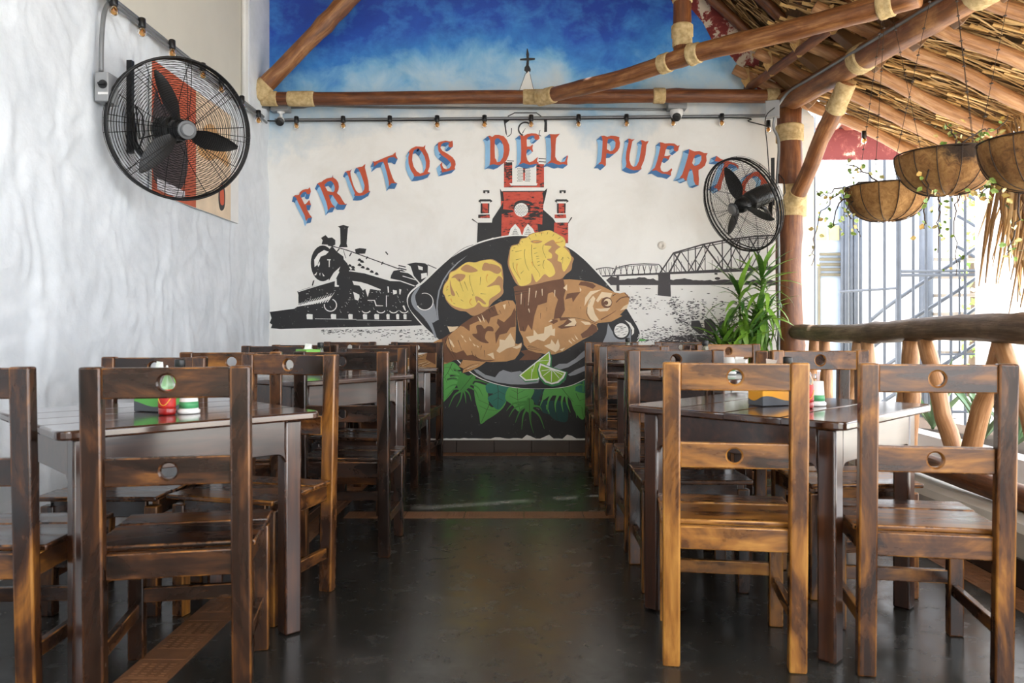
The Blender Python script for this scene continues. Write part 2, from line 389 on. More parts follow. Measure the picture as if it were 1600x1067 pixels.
def brick_paint():
    t = NT('paint_brick_red'); c = t.coord(); n = t.noise(t.mapping(c, (1, 1, 4)), 14, 6, 0.7, 0.2); n2 = t.noise(c, 5, 5, 0.6)
    f = t.math('ADD', t.math('MULTIPLY', n, 0.6), t.math('MULTIPLY', n2, 0.4))
    t.color(t.ramp(f, [(0.455, srgb(40, 36, 36)), (0.475, srgb(196, 72, 54)), (0.7, srgb(214, 92, 70))])); t.set(0.6); return t.m
P_BRICK = brick_paint()
def peel_paint():
    t = NT('paint_peeling_red'); c = t.coord(); n = t.noise(c, 7, 8, 0.7, 0.4)
    t.color(t.ramp(n, [(0.45, srgb(122, 40, 38)), (0.5, srgb(150, 58, 50)), (0.53, srgb(222, 206, 186))])); t.set(0.7); return t.m
P_PEEL = peel_paint()
def smooth_loop(pts, k=4):
    n = len(pts); out = []
    for i in range(n):
        p0, p1, p2, p3 = (pts[(i + j - 1) % n] for j in range(4))
        for q in range(k):
            t = q / k; a = []
            for d in (0, 1):
                a.append(0.5 * (2 * p1[d] + (p2[d] - p0[d]) * t + (2 * p0[d] - 5 * p1[d] + 4 * p2[d] - p3[d]) * t * t + (3 * p1[d] - p0[d] - 3 * p2[d] + p3[d]) * t ** 3))
            out.append(tuple(a))
    return out
class Mural:
    """one painted motif: layers of flat polygons on the wall, all one mesh"""
    def __init__(s, base=0): s.mb = MB(); s.mats = []; s.layer = base
    def mi(s, mat):
        if mat not in s.mats: s.mats.append(mat)
        return s.mats.index(mat)
    def w(s, p): 
        return ((p[0] - CX) * D / F, D - 0.0006 - 0.00012 * s.layer, H + (CY - p[1]) * D / F)
    def poly(s, pts, mat, smooth=False, holes=(), up=True, fine=0.08):
        s.layer += 1 if up else fine
        rings = [list(pts)] + [list(h) for h in holes]
        if smooth: rings = [smooth_loop(r_) for r_ in rings]
        tri = tessellate_polygon([[Vector((a, b, 0)) for a, b in r_] for r_ in rings])
        flat = [p for r_ in rings for p in r_]; V = [s.w(p) for p in flat]; Fs = []
        for t in tri:
            a, b, c = (flat[i] for i in t)
            cr = (b[0] - a[0]) * (c[1] - a[1]) - (b[1] - a[1]) * (c[0] - a[0])
            if abs(cr) > 1e-9: Fs.append(tuple(t) if cr < 0 else (t[0], t[2], t[1]))
        s.mb.add(V, Fs, s.mi(mat))
    def stroke(s, pts, w0, mat, w1=None, smooth=True, up=False):
        s.layer += 1 if up else 0.08
        w1 = w0 if w1 is None else w1
        if smooth and len(pts) > 2:
            q = []
            n = len(pts)
            for i in range(n - 1):
                p0, p1, p2, p3 = pts[max(i - 1, 0)], pts[i], pts[i + 1], pts[min(i + 2, n - 1)]
                for e in range(5):
                    t = e / 5
                    q.append(tuple(0.5 * (2 * p1[d] + (p2[d] - p0[d]) * t + (2 * p0[d] - 5 * p1[d] + 4 * p2[d] - p3[d]) * t * t + (3 * p1[d] - p0[d] - 3 * p2[d] + p3[d]) * t ** 3) for d in (0, 1)))
            pts = q + [pts[-1]]
        V = []; n = len(pts)
        for i, p in enumerate(pts):
            a, b = pts[max(i - 1, 0)], pts[min(i + 1, n - 1)]; dx, dy = b[0] - a[0], b[1] - a[1]; L = math.hypot(dx, dy) or 1
            wd = (w0 + (w1 - w0) * i / (n - 1)) / 2
            V += [s.w((p[0] - dy / L * wd, p[1] + dx / L * wd)), s.w((p[0] + dy / L * wd, p[1] - dx / L * wd))]
        s.mb.add(V, [(2 * i, 2 * i + 1, 2 * i + 3, 2 * i + 2) for i in range(n - 1)], s.mi(mat))
    def circ(s, cx, cy, r, mat, ry=None, n=28, a0=0, a1=360):
        ry = ry or r
        s.poly([(cx + r * math.cos(R(a0 + (a1 - a0) * i / n)), cy + ry * math.sin(R(a0 + (a1 - a0) * i / n))) for i in range(n if a1 - a0 >= 360 else n + 1)], mat)
    def arc(s, cx, cy, r, w0, mat, a0, a1, w1=None, ry=None):
        ry = ry or r
        s.stroke([(cx + r * math.cos(R(a0 + (a1 - a0) * i / 16)), cy + ry * math.sin(R(a0 + (a1 - a0) * i / 16))) for i in range(17)], w0, mat, w1, smooth=False)
    def done(s, name): return s.mb.build(name, s.mats, WALLB)

# ---- black dado with peeling foot
d = Mural(0)
rr = random.Random(5)
top = [(470, 640), (540, 622), (600, 600), (640, 565), (700, 560), (900, 560), (990, 560), (1040, 575), (1110, 600), (1180, 640)]
bot = [(1180 - i * 7, 685.5 - abs(rr.gauss(0, 1.0)) - (rr.uniform(0, 6) if rr.random() < 0.22 else 0)) for i in range(102)]
d.poly(top + bot, P_BLACK); d.done('painted_dado')

# ---- church
c = Mural(1); Q = lambda pts: PX(720, 230, 7.115, pts); G = lambda pts: PX(720, 60, 5.93, pts)
c.poly(G([(615, 300), (630, 300), (682, 508), (535, 508)]), P_WHITE)
c.poly(G([(612, 95), (620, 95), (633, 150), (630, 180), (688, 183), (686, 200), (632, 206), (630, 250), (648, 285), (645, 310), (625, 305), (608, 330), (605, 310), (588, 300), (590, 270), (605, 250), (609, 206), (548, 204), (550, 188), (608, 183), (606, 150)]), P_BLACK)
c.stroke(G([(535, 505), (600, 320)]), 0.7, P_BLACK); c.stroke(G([(682, 505), (640, 330)]), 0.7, P_BLACK)
c.stroke(G([(435, 722), (500, 690), (700, 690), (745, 722)]), 1.6, P_BLACK, smooth=False)
c.poly(G([(395, 750), (460, 752), (415, 790), (425, 870), (428, 905), (415, 880)]), P_BLACK, up=False); c.poly(G([(765, 745), (800, 755), (800, 865), (772, 868), (775, 780)]), P_BLACK, up=False)
c.arc(*G([(597, 840)])[0], 10.5, 2.4, P_BLACK, 110, 330); c.stroke(G([(570, 880), (600, 830)]), 1.4, P_BLACK, 0.4)
c.stroke(G([(430, 912), (465, 885), (470, 830)]), 1.2, P_BLACK); c.stroke(G([(735, 850), (725, 890), (745, 905)]), 1.0, P_BLACK)
c.poly(Q([(480, 165), (925, 165), (925, 447), (480, 447)]), P_BRICK)
c.poly(Q([(572, 40), (840, 40), (840, 412), (572, 412)]), P_WHITE)
c.poly(Q([(515, 135), (590, 140), (585, 165), (515, 170)]), P_WHITE); c.poly(Q([(862, 115), (945, 120), (940, 190), (865, 185)]), P_WHITE)
c.stroke(Q([(515, 150), (590, 155)]), 1.2, P_BLACK); c.stroke(Q([(865, 125), (945, 130)]), 1.2, P_BLACK); c.stroke(Q([(865, 160), (945, 165)]), 1.2, P_BLACK)
c.poly(Q([(540, 400), (855, 402), (840, 428), (560, 428)]), P_WHITE)
c.stroke(Q([(560, 430), (845, 430)]), 0.9, P_BLACK)
c.layer += 1
for x0, x1 in ((632, 688), (720, 770)):
    for i in range(9):
        for j in range(4):
            u = x0 + (x1 - x0) * (j + 0.5 * (i % 2)) / 3.6; v = 240 + i * 17
            c.poly(Q([(u - 6, v), (u, v - 6), (u + 6, v), (u, v + 6)]), P_BLACK, up=False)
c.poly(Q([(692, 225), (716, 225), (712, 372), (694, 372)]), P_BRICK)
c.poly(Q([(445, 490), (930, 490), (918, 640), (912, 860), (850, 990), (450, 1010)]), P_BRICK)
c.poly(Q([(350, 800), (450, 650), (475, 600), (470, 690), (575, 700), (590, 720), (455, 745), (450, 1000), (300, 1010), (180, 1067), (190, 840), (345, 845)]), P_BLACK)
c.poly(Q([(912, 690), (1035, 800), (1060, 845), (1062, 1000), (870, 1000), (850, 850), (905, 860)]), P_BLACK)
c.poly(Q([(435, 462), (470, 500), (482, 600), (450, 600)]), P_BLACK); c.poly(Q([(962, 455), (940, 560), (920, 640), (915, 560), (905, 510)]), P_BLACK)
c.poly(Q([(440, 448), (938, 448), (930, 488), (450, 490)]), P_WHITE); c.stroke(Q([(470, 493), (930, 490)]), 1.6, P_BLACK)
c.poly(Q([(590, 700), (600, 620), (680, 590), (780, 610), (790, 640), (730, 625), (660, 625), (612, 690)]), P_BLACK, smooth=True)
c.circ(*Q([(672, 697)])[0], 10.7, P_WHITE); c.layer += 1
for i in range(9):
    for j in range(9):
        u = 600 + j * 18 + (9 if i % 2 else 0); v = 630 + i * 16.5
        if (u - 672) ** 2 + (v - 697) ** 2 < 66 ** 2: c.poly(Q([(u - 6, v), (u, v - 5), (u + 6, v), (u, v + 5)]), P_BLACK, up=False)
for pts, ins in (([(528, 985), (555, 905), (605, 852), (655, 910), (680, 985)], (605, 900)), ([(684, 985), (705, 905), (745, 852), (800, 905), (832, 970), (832, 985)], (748, 895))):
    c.poly(Q(pts), P_WHITE, up=False); c.layer += 1
    for i in range(5):
        for j in range(-i, i + 1): 
            u = ins[0] + j * 9; v = ins[1] + i * 18
            c.poly(Q([(u - 4, v), (u, v - 6), (u + 4, v), (u, v + 6)]), P_BLACK, up=False)
    c.layer -= 1
for ox in (0, 848):
    S = lambda pts: Q([(u + ox, v) for u, v in pts])
    c.poly(S([(222, 625), (318, 625), (315, 735), (222, 735)]), P_BRICK); c.poly(S([(222, 625), (240, 625), (240, 735), (222, 735)]), P_BLACK); c.poly(S([(300, 625), (318, 625), (315, 735), (305, 735)]), P_BLACK, up=False)
    c.poly(S([(195, 600), (215, 580), (330, 580), (352, 600), (325, 620), (225, 622)]), P_BLACK); c.poly(S([(218, 604), (330, 604), (322, 624), (226, 624)]), P_WHITE)
    c.poly(S([(250, 480), (318, 480), (318, 510), (295, 515), (295, 495), (272, 495), (272, 515), (250, 510)]), P_BLACK, up=False)
    c.poly(S([(195, 750), (320, 748), (325, 790), (195, 790)]), P_BRICK, up=False)
    c.poly(S([(190, 838), (345, 838), (345, 1067), (185, 1067)]), P_BLACK if ox == 0 else P_BRICK)
    c.poly(S([(130, 800), (185, 788), (345, 790), (352, 800), (345, 838), (150, 840)] if ox == 0 else [(180, 795), (385, 785), (375, 832), (205, 836)]), P_WHITE)
    c.stroke(S([(125, 800), (190, 845)] if ox == 0 else [(385, 780), (330, 870)]), 2.0, P_BLACK, 0.5)
c.done('painted_church')

# ---- locomotive
g = Mural(2); T = lambda pts: PX(400, 330, 3.953, pts); T2 = lambda pts: PX(540, 390, 8.206, pts)
g.poly(T([(85, 622), (160, 612), (250, 600), (320, 598), (340, 640), (960, 668), (1030, 680), (1040, 705), (700, 714), (380, 720), (150, 728), (92, 722), (100, 700), (84, 690), (96, 660)]), P_BLACK)
g.poly(T([(255, 495), (330, 470), (480, 430), (510, 370), (540, 295), (562, 320), (590, 372), (700, 388), (830, 428), (895, 432), (990, 462), (945, 530), (970, 615), (1010, 675), (330, 668), (300, 610), (232, 606), (262, 584), (262, 515)]), P_BLACK, up=False)
g.circ(*T([(412, 322)])[0], 18.6, P_BLACK, 28); 
g.poly(T([(470, 215), (500, 250), (540, 280), (545, 320), (480, 380), (450, 430), (440, 250)]), P_BLACK)
g.poly(T([(505, 94), (540, 85), (575, 95), (568, 104), (560, 200), (566, 222), (512, 222), (522, 200), (520, 104)]), P_BLACK)
g.poly(T([(402, 165), (430, 147), (446, 165), (470, 162), (490, 178), (490, 206), (472, 216), (440, 206), (405, 205), (412, 180)]), P_BLACK)
g.poly(T([(612, 234), (640, 228), (682, 232), (674, 262), (616, 264)]), P_BLACK)
g.poly(T([(932, 326), (985, 317), (1045, 322), (1062, 335), (1060, 400), (1015, 445), (975, 400), (955, 340)]), P_BLACK); g.poly(T([(835, 395), (850, 368), (900, 360), (960, 395), (1005, 445), (985, 460), (900, 430), (830, 415)]), P_BLACK)
g.stroke(T([(445, 210), (560, 240), (700, 290), (885, 357)]), 1.4, P_BLACK); g.stroke(T([(1060, 330), (1120, 356)]), 1.2, P_BLACK)
for a, b in (((590, 255), (578, 278)), ((690, 280), (680, 296)), ((785, 312), (775, 330)), ((500, 250), (515, 232)), ((880, 335), (925, 345)), ((880, 350), (930, 362)), ((800, 250), (815, 268))): g.stroke(T([a, b]), 1.8, P_BLACK)
g.stroke(T([(540, 240), (555, 290)]), 0.8, P_BLACK)
for u, v in ((580, 335), (600, 345), (640, 330), (660, 345), (690, 355), (715, 372), (745, 385), (640, 300), (655, 310), (600, 360)): g.poly(T([(u - 14, v + 4), (u - 3, v - 9), (u + 8, v - 4), (u + 14, v + 8), (u, v + 9)]), P_BLACK, up=False)
g.poly(T([(345, 460), (352, 430), (362, 425), (352, 460)]), P_BLACK, up=False)
g.layer += 1
W8 = P_WHITE
for pl in ([(360, 300), (385, 262), (420, 240), (450, 250), (430, 270), (400, 280), (380, 330), (362, 345)], [(380, 330), (395, 310), (395, 330), (385, 345)], [(358, 395), (378, 375), (372, 395)], [(392, 385), (398, 380), (396, 400)], [(408, 380), (425, 400), (415, 402)], [(440, 297), (462, 297), (462, 303), (440, 303)], [(450, 303), (456, 303), (455, 345), (450, 345)],
           [(470, 430), (508, 370), (516, 374), (490, 425)], [(488, 425), (498, 415), (500, 455), (512, 458), (512, 466), (486, 466)],
           [(595, 430), (650, 438), (690, 450), (770, 482), (770, 490), (705, 480), (690, 530), (675, 480), (660, 490), (640, 460), (605, 455)], [(600, 497), (638, 515), (640, 530), (632, 552), (612, 545)], [(812, 465), (820, 465), (822, 500), (815, 505)], [(845, 485), (870, 490), (870, 508), (848, 515)], [(885, 480), (898, 484), (892, 515), (886, 512)],
           [(905, 585), (915, 580), (928, 615), (918, 612)], [(690, 548), (735, 548), (745, 580), (785, 582), (785, 586), (740, 586), (730, 553), (690, 553)], [(803, 520), (808, 520), (808, 590), (803, 590)]): g.poly(T(pl), W8, up=False)
for x0, x1 in ((312, 350), (462, 495), (570, 597), (660, 686), (730, 760), (805, 825), (865, 884), (910, 930)): g.poly(T([(x0, 640), (x0 + 6, 634), (x1, 637), (x1, 668), (x0 + 3, 667)]), W8, up=False)
g.stroke(T([(262, 497), (360, 466), (490, 428)]), 1.3, W8); g.stroke(T([(575, 368), (640, 372), (830, 428), (890, 430), (980, 462)]), 1.5, W8, smooth=False)
for k in range(14): g.stroke(T([(245 + k * 15, 588 - k * 2.0), (272 + k * 16.4, 566 - k * 5)]), 1.6, W8, 0.4)
g.poly(T([(240, 592), (330, 560), (400, 545), (470, 520), (450, 545), (350, 574)]), W8, up=False)
g.arc(*T([(460, 580)])[0], 9.6, 1.6, W8, -70, 190); 
for cx in (680, 772, 850, 915): g.arc(*T([(cx, 608)])[0], 6.6, 1.4, W8, 20, 160, ry=5)
g.stroke(T([(365, 664), (620, 668)]), 0.8, W8); g.stroke(T([(620, 672), (960, 676)]), 0.6, W8)
g.poly(T([(1000, 335), (1030, 345), (1030, 365), (1005, 360)]), W8, up=False); g.poly(T([(1020, 385), (1055, 380), (1058, 405), (1022, 420)]), W8, up=False); g.stroke(T([(905, 400), (990, 425)]), 1.2, W8); g.stroke(T([(890, 372), (940, 380)]), 1.2, W8)
rr = random.Random(9)
for i in range(90):
    u = rr.uniform(300, 960); v = rr.uniform(470, 625); L = rr.uniform(3, 16); a = rr.choice((0.0, 0.35, 3.0))
    g.poly(T([(u, v), (u + L * 0.6, v + L * a * 0.3), (u + L * 0.55, v + L * a * 0.3 + 2.4), (u, v + 2.0)]), W8, up=False, fine=0.01)
g.layer += 1
for i in range(170):
    u = rr.uniform(400, 1090); v = 728 + abs(rr.gauss(0, 30)) * (0.4 + (u - 400) / 700); L = rr.uniform(4, 20); a = rr.uniform(-0.2, 0.3)
    if v < 802: g.poly(T([(u, v), (u + L, v + L * a), (u + L * 0.9, v + L * a + 3), (u, v + 3.5)]), P_BLACK, up=False)
g.done('painted_locomotive')

# ---- bridge and river
b = Mural(2); B = lambda pts: PX(920, 350, 6.957, pts); E = lambda pts: PX(960, 430, 8.0, pts)
b.poly(B([(75, 562), (700, 532), (1600, 482), (2070, 455), (2070, 492), (1600, 520), (870, 547), (130, 574)]), P_BRG)
b.stroke(B([(775, 530), (920, 315), (1250, 220), (1450, 182), (1620, 156), (1820, 132), (2060, 122)]), 2.4, P_BRG, smooth=False)
b.stroke(B([(925, 325), (1080, 286), (1450, 206), (1620, 178), (1820, 156), (2060, 148)]), 1.4, P_BRG, smooth=False)
def deck(u): return 545 - (u - 700) * 0.055
def chord(u):
    K = [(920, 318), (1250, 225), (1450, 186), (1620, 160), (1820, 138), (2060, 128)]
    for (a, va), (q, vq) in zip(K, K[1:]):
        if a <= u <= q: return va + (vq - va) * (u - a) / (q - a)
    return 128
for u in (925, 1080, 1158, 1262, 1450, 1545, 1640, 1740, 1840, 1940): b.stroke(B([(u, chord(u)), (u + 3, deck(u))]), 1.9 if u in (1450, 1545, 1158) else 1.3, P_BRG)
for a, q, w_ in ((925, 1060, 2.2), (1000, 1150, 1.6), (1250, 1460, 2.6), (1340, 1545, 2.2), (1540, 1740, 2.0), (1740, 1930, 2.0)): b.stroke(B([(a, chord(a)), (q, deck(q))]), w_, P_BRG)
for a, q, w_ in ((1000, 870, 2.6), (1245, 1080, 1.8), (1320, 1170, 1.8), (1640, 1490, 1.8), (1620, 1360, 1.6), (1840, 1640, 1.8), (1940, 1760, 1.5)): b.stroke(B([(a, chord(a)), (q, deck(q))]), w_, P_BRG)
for a, q in ((925, 1000), (1158, 1250), (1262, 1180), (1400, 1440), (1560, 1640), (845, 840)): b.stroke(B([(a, (chord(max(a, 920)) + deck(a)) / 2), (q, deck(q))]), 1.1, P_BRG)
for u in (870, 900, 955, 1005, 1120, 1340): b.stroke(B([(u, deck(u) - 120), (u, deck(u))]), 0.7, P_BRG)
b.stroke(B([(250, 550), (300, 478), (380, 455), (460, 440), (600, 432), (760, 438), (832, 522)]), 1.5, P_BRG, smooth=False); b.stroke(B([(290, 495), (400, 466), (600, 446), (750, 452)]), 0.7, P_BRG)
for k in range(16):
    u = 300 + k * 32; b.stroke(B([(u, 452), (u + (22 if k % 2 else -22), 545)]), 0.9 if k % 3 else 1.5, P_BRG)
b.stroke(B([(75, 495), (130, 480), (200, 474), (275, 484)]), 1.4, P_BRG)
for k in range(9): b.stroke(B([(85 + k * 24, 484), (100 + k * 24 + (10 if k % 2 else -14), 558)]), 0.8, P_BRG)
b.poly(B([(750, 545), (885, 540), (885, 575), (892, 790), (748, 775), (755, 580)]), P_BRG); b.poly(B([(300, 565), (330, 565), (333, 728), (300, 728)]), P_BRG, up=False)
b.poly(B([(188, 610), (240, 568), (300, 580), (305, 650), (240, 665)]), P_BRG, up=False)
rr = random.Random(11); tl = []
for i in range(60):
    u = 235 + i * 31; base = 612 - 28 * math.exp(-((u - 560) / 160) ** 2) - 14 * math.exp(-((u - 1050) / 100) ** 2) - 10 * math.exp(-((u - 1430) / 60) ** 2)
    tl.append((u, base + rr.uniform(-9, 9)))
b.poly(B([(235, 664)] + tl + [(2060, 660)])[::-1], P_BRG, up=False)
b.circ(*B([(1398, 592)])[0], 4.2, P_BRG, 2.2); b.poly(B([(1365, 530), (1398, 530), (1398, 552), (1366, 548)]), P_BRG, up=False)
b.layer += 1
def dash(u, v, L, h, mat=P_BRG): b.poly(E([(u - L / 2, v), (u - L * 0.2, v - h), (u + L * 0.35, v - h * 0.7), (u + L / 2, v + h * 0.2), (u, v + h)]), mat, up=False, fine=0.002)
for i in range(3600):
    u = rr.uniform(190, 1700); v = rr.uniform(140, 840)
    k = 0.03
    if v > 640: k = 0.25 + (v - 640) / 260
    if 250 < v < 420 and u < 520: k = max(k, 0.32)
    d_ = abs(u - (700 + (v - 300) * 0.55)) if v > 300 else 999
    if d_ < 90 and v < 660: k = max(k, 0.85 * (1 - d_ / 110))
    for cx in (830, 920, 975, 1030, 1120, 1235, 1350):
        if abs(u - cx) < 26 and 320 < v < 660: k = max(k, 0.75)
    if v > 540 and u > 900: k = max(k, 0.6 + (v - 540) / 500)
    if 260 < v < 330 and 700 < u < 880: k = max(k, 0.25)
    if u < 330 and v > 620: k *= 0.3
    if rr.random() < k: dash(u, v, rr.uniform(10, 48), rr.uniform(2.5, 6.5))
for pl in ([(1120, 560), (1200, 540), (1260, 600), (1270, 680), (1300, 760), (1180, 780), (1130, 700)], [(960, 570), (1060, 565), (1090, 640), (1130, 720), (1060, 740), (960, 650)], [(700, 760), (1000, 740), (1300, 760), (1700, 780), (1700, 845), (520, 845), (620, 790)], [(1300, 600), (1370, 560), (1420, 700), (1700, 740), (1700, 800), (1320, 790)]): b.poly(E(pl), P_BRG, up=False)
b.layer += 1
for i in range(150): dash(rr.uniform(360, 1400), rr.uniform(690, 830), rr.uniform(10, 46), rr.uniform(2, 4), P_WHITE)
b.done('painted_bridge')

# ---- frying pan
p = Mural(52); A = lambda pts: PX(620, 340, 2.965, pts); L1 = lambda pts: PX(630, 350, 7.115, pts); L3 = lambda pts: PX(640, 450, 7.115, pts); L4 = lambda pts: PX(790, 450, 6.668, pts); L5 = lambda pts: PX(680, 540, 6.4, pts)
panpts = A([(52, 395), (56, 366), (78, 338), (130, 298), (190, 240), (245, 192), (310, 152), (390, 117), (480, 94), (560, 85), (640, 92), (720, 112), (795, 140), (860, 188), (920, 248), (985, 320), (1040, 385), (1090, 465), (1118, 515), (1124, 545), (1105, 580), (1020, 640), (920, 715), (860, 752), (780, 783), (650, 792), (520, 782), (400, 748), (320, 695), (250, 620), (200, 568), (140, 515), (90, 460), (62, 425)])
cx_, cy_ = 815, 495
p.poly([(x + (-1.6 if x < cx_ else 1.2), y + (-1.8 if y < cy_ else 0.6)) for x, y in panpts], P_WHITE, smooth=True)
p.poly(panpts, P_BLACK, smooth=True)
p.stroke(L1([(780, 232), (690, 262), (600, 320), (490, 412)]), 0.6, P_BLACK)
p.poly(L1([(190, 690), (130, 740), (95, 800), (90, 860), (120, 930), (180, 990), (250, 1067), (320, 1180), (350, 1262), (372, 1258), (352, 1190), (320, 1090), (300, 980), (290, 900), (250, 960), (190, 940), (150, 880), (135, 800), (165, 740)]), P_GREY, smooth=True)
p.poly(L1([(330, 870), (345, 890), (370, 980), (385, 1067), (330, 1100), (250, 1010), (240, 975), (300, 940)]), P_GREY, up=False)
p.circ(*L1([(240, 862)])[0], 13.0, P_BLACK); p.arc(*L1([(240, 862)])[0], 13.2, 0.8, P_WHITE, -110, 150, 1.8)
p.poly(L1([(712, 350), (605, 425), (505, 525), (438, 628), (392, 740), (374, 850), (368, 950), (386, 1066), (396, 1066), (384, 940), (390, 850), (410, 740), (452, 636), (516, 535), (612, 435)]), P_GREY)
p.poly(L5([(385, 238), (425, 238), (500, 290), (600, 316), (640, 262), (680, 242), (760, 266), (850, 252), (900, 282), (1040, 340), (1030, 372), (900, 388), (760, 386), (620, 366), (500, 328), (410, 270)]), P_GREY)
p.poly(L5([(1180, 218), (1240, 182), (1320, 178), (1400, 130), (1460, 72), (1560, 0), (1560, 66), (1410, 168), (1330, 215), (1250, 238), (1200, 232)]), P_GREY, up=False)
p.poly(L5([(1328, 288), (1400, 242), (1560, 176), (1560, 224), (1400, 292), (1345, 303)]), P_GREY, up=False)
p.poly(L4([(1010, 570), (1050, 480), (1066, 368), (1110, 450), (1180, 530), (1270, 500), (1302, 400), (1304, 575)]), P_GREY)
p.circ(*L4([(1205, 446)])[0], 13.6, P_BLACK); p.circ(*L4([(1205, 442)])[0], 11.2, P_WHITE); p.layer += 1
rr = random.Random(4)
for i in range(26):
    u, v = 1205 + rr.uniform(-60, 60), 442 + rr.uniform(-55, 60)
    if (u - 1205) ** 2 + (v - 442) ** 2 < 62 ** 2: p.stroke(L4([(u - 14, v + 4), (u + 14, v - 3)]), 0.5, P_BLACK)
p.poly(L4([(1240, 333), (1300, 365), (1338, 420), (1336, 470), (1312, 494), (1316, 440), (1285, 380)]), P_WHITE)
p.stroke(L4([(1385, 480), (1388, 500), (1372, 526)]), 1.0, P_WHITE)
p.done('painted_pan')

# ---- fried plantains
def toston(ox, oy, s, outer, yellow, patches, lines, oranges):
    t = Mural(80); Z = lambda pts: PX(ox, oy, s, pts)
    t.poly(Z(outer), P_BRY, smooth=True)
    for y in yellow: t.poly(Z(y), P_YEL, smooth=True)
    t.layer += 1
    for q in patches: t.poly(Z(q), P_BRY, smooth=True, up=False)
    for q in oranges: t.stroke(Z(q), 2.0, P_ORANGE, 0.6)
    t.layer += 1
    for q in lines: t.stroke(Z(q), 0.7, P_LINE, 0.3)
    t.done('painted_plantain')
toston(630, 350, 7.115,
    [(440, 760), (455, 680), (500, 610), (520, 540), (580, 510), (650, 460), (720, 422), (800, 425), (870, 405), (940, 395), (1000, 395), (1060, 430), (1095, 460), (1110, 540), (1115, 620), (1110, 700), (1115, 760), (1080, 810), (1000, 870), (930, 950), (850, 1000), (770, 1020), (700, 975), (620, 962), (540, 920), (480, 850), (462, 800)],
    [[(446, 756), (460, 685), (506, 615), (526, 548), (590, 515), (660, 455), (720, 426), (800, 430), (870, 410), (940, 398), (990, 402), (1050, 434), (1092, 480), (1095, 560), (1108, 620), (1070, 670), (1085, 740), (1030, 790), (960, 840), (945, 915), (880, 915), (840, 870), (790, 920), (700, 945), (620, 930), (540, 900), (484, 840), (466, 795)]],
    [[(640, 500), (700, 452), (770, 476), (830, 520), (760, 540), (690, 532)], [(876, 500), (900, 436), (950, 440), (980, 470), (960, 440), (1060, 470), (1092, 520), (1045, 556), (960, 520), (900, 520)], [(536, 600), (600, 556), (690, 566), (670, 615), (620, 640), (580, 600)], [(520, 620), (540, 700), (578, 790), (540, 790), (524, 720)], [(1010, 640), (1060, 580), (1105, 610), (1100, 680), (1030, 680), (930, 700)], [(800, 806), (860, 822), (920, 880), (900, 892), (836, 850), (820, 880)]],
    [[(620, 610), (650, 700), (670, 750)], [(680, 640), (720, 740)], [(740, 570), (745, 650), (790, 800)], [(860, 590), (855, 680)], [(590, 750), (620, 810)], [(480, 735), (500, 730)], [(860, 775), (920, 778)], [(640, 840), (670, 860)], [(560, 880), (580, 890)], [(770, 780), (775, 800)], [(500, 800), (530, 790)]],
    [[(940, 560), (925, 600), (935, 650)], [(760, 830), (740, 870), (770, 910)], [(500, 690), (480, 720)], [(530, 830), (545, 870)]])
toston(780, 350, 7.114,
    [(105, 350), (120, 280), (140, 240), (210, 220), (240, 165), (300, 150), (340, 115), (400, 95), (460, 85), (550, 68), (610, 90), (670, 120), (720, 150), (740, 200), (735, 250), (775, 290), (800, 350), (828, 385), (812, 440), (800, 510), (740, 560), (690, 608), (560, 632), (440, 662), (340, 682), (240, 692), (190, 662), (150, 592), (110, 500), (95, 430)],
    [[(120, 350), (126, 282), (148, 248), (216, 226), (248, 172), (306, 155), (348, 120), (405, 100), (470, 88), (550, 72), (610, 94), (665, 125), (714, 156), (734, 200), (728, 246), (690, 258), (640, 228), (600, 178), (540, 200), (500, 236), (580, 250), (545, 300), (582, 332), (582, 380), (530, 392), (585, 440), (622, 545), (560, 592), (505, 558), (440, 625), (405, 642), (360, 548), (350, 650), (240, 690), (192, 620), (152, 550), (120, 480), (112, 420)], [(640, 285), (700, 255), (760, 300), (800, 370), (785, 430), (730, 525), (702, 505), (690, 430), (650, 410), (655, 350), (622, 320)]],
    [[(350, 190), (420, 180), (480, 195), (430, 215), (370, 210)]],
    [[(285, 280), (280, 340), (295, 440), (330, 520)], [(360, 230), (360, 330), (380, 450), (440, 540), (450, 590)], [(490, 230), (485, 290), (520, 380)], [(155, 430), (165, 500), (240, 620)], [(180, 310), (250, 295)], [(185, 400), (245, 385)], [(380, 275), (415, 268)], [(390, 330), (425, 318)], [(410, 360), (440, 358)], [(415, 390), (445, 385)], [(420, 425), (450, 415)], [(430, 460), (460, 455)], [(500, 400), (485, 460), (500, 500)], [(690, 400), (710, 370), (700, 440)], [(760, 370), (780, 390)], [(240, 550), (270, 520)], [(140, 300), (160, 295)], [(160, 270), (180, 262)], [(215, 210), (235, 235)], [(250, 190), (262, 210)], [(330, 150), (350, 175)], [(400, 110), (412, 140)], [(470, 100), (470, 130)], [(540, 90), (530, 120)], [(610, 110), (590, 140)], [(680, 150), (650, 170)], [(710, 190), (680, 195)], [(200, 220), (210, 250)]],
    [[(200, 440), (195, 510), (230, 600)], [(360, 420), (375, 470)], [(380, 200), (470, 190)], [(620, 210), (700, 200)], [(440, 100), (500, 100)]])

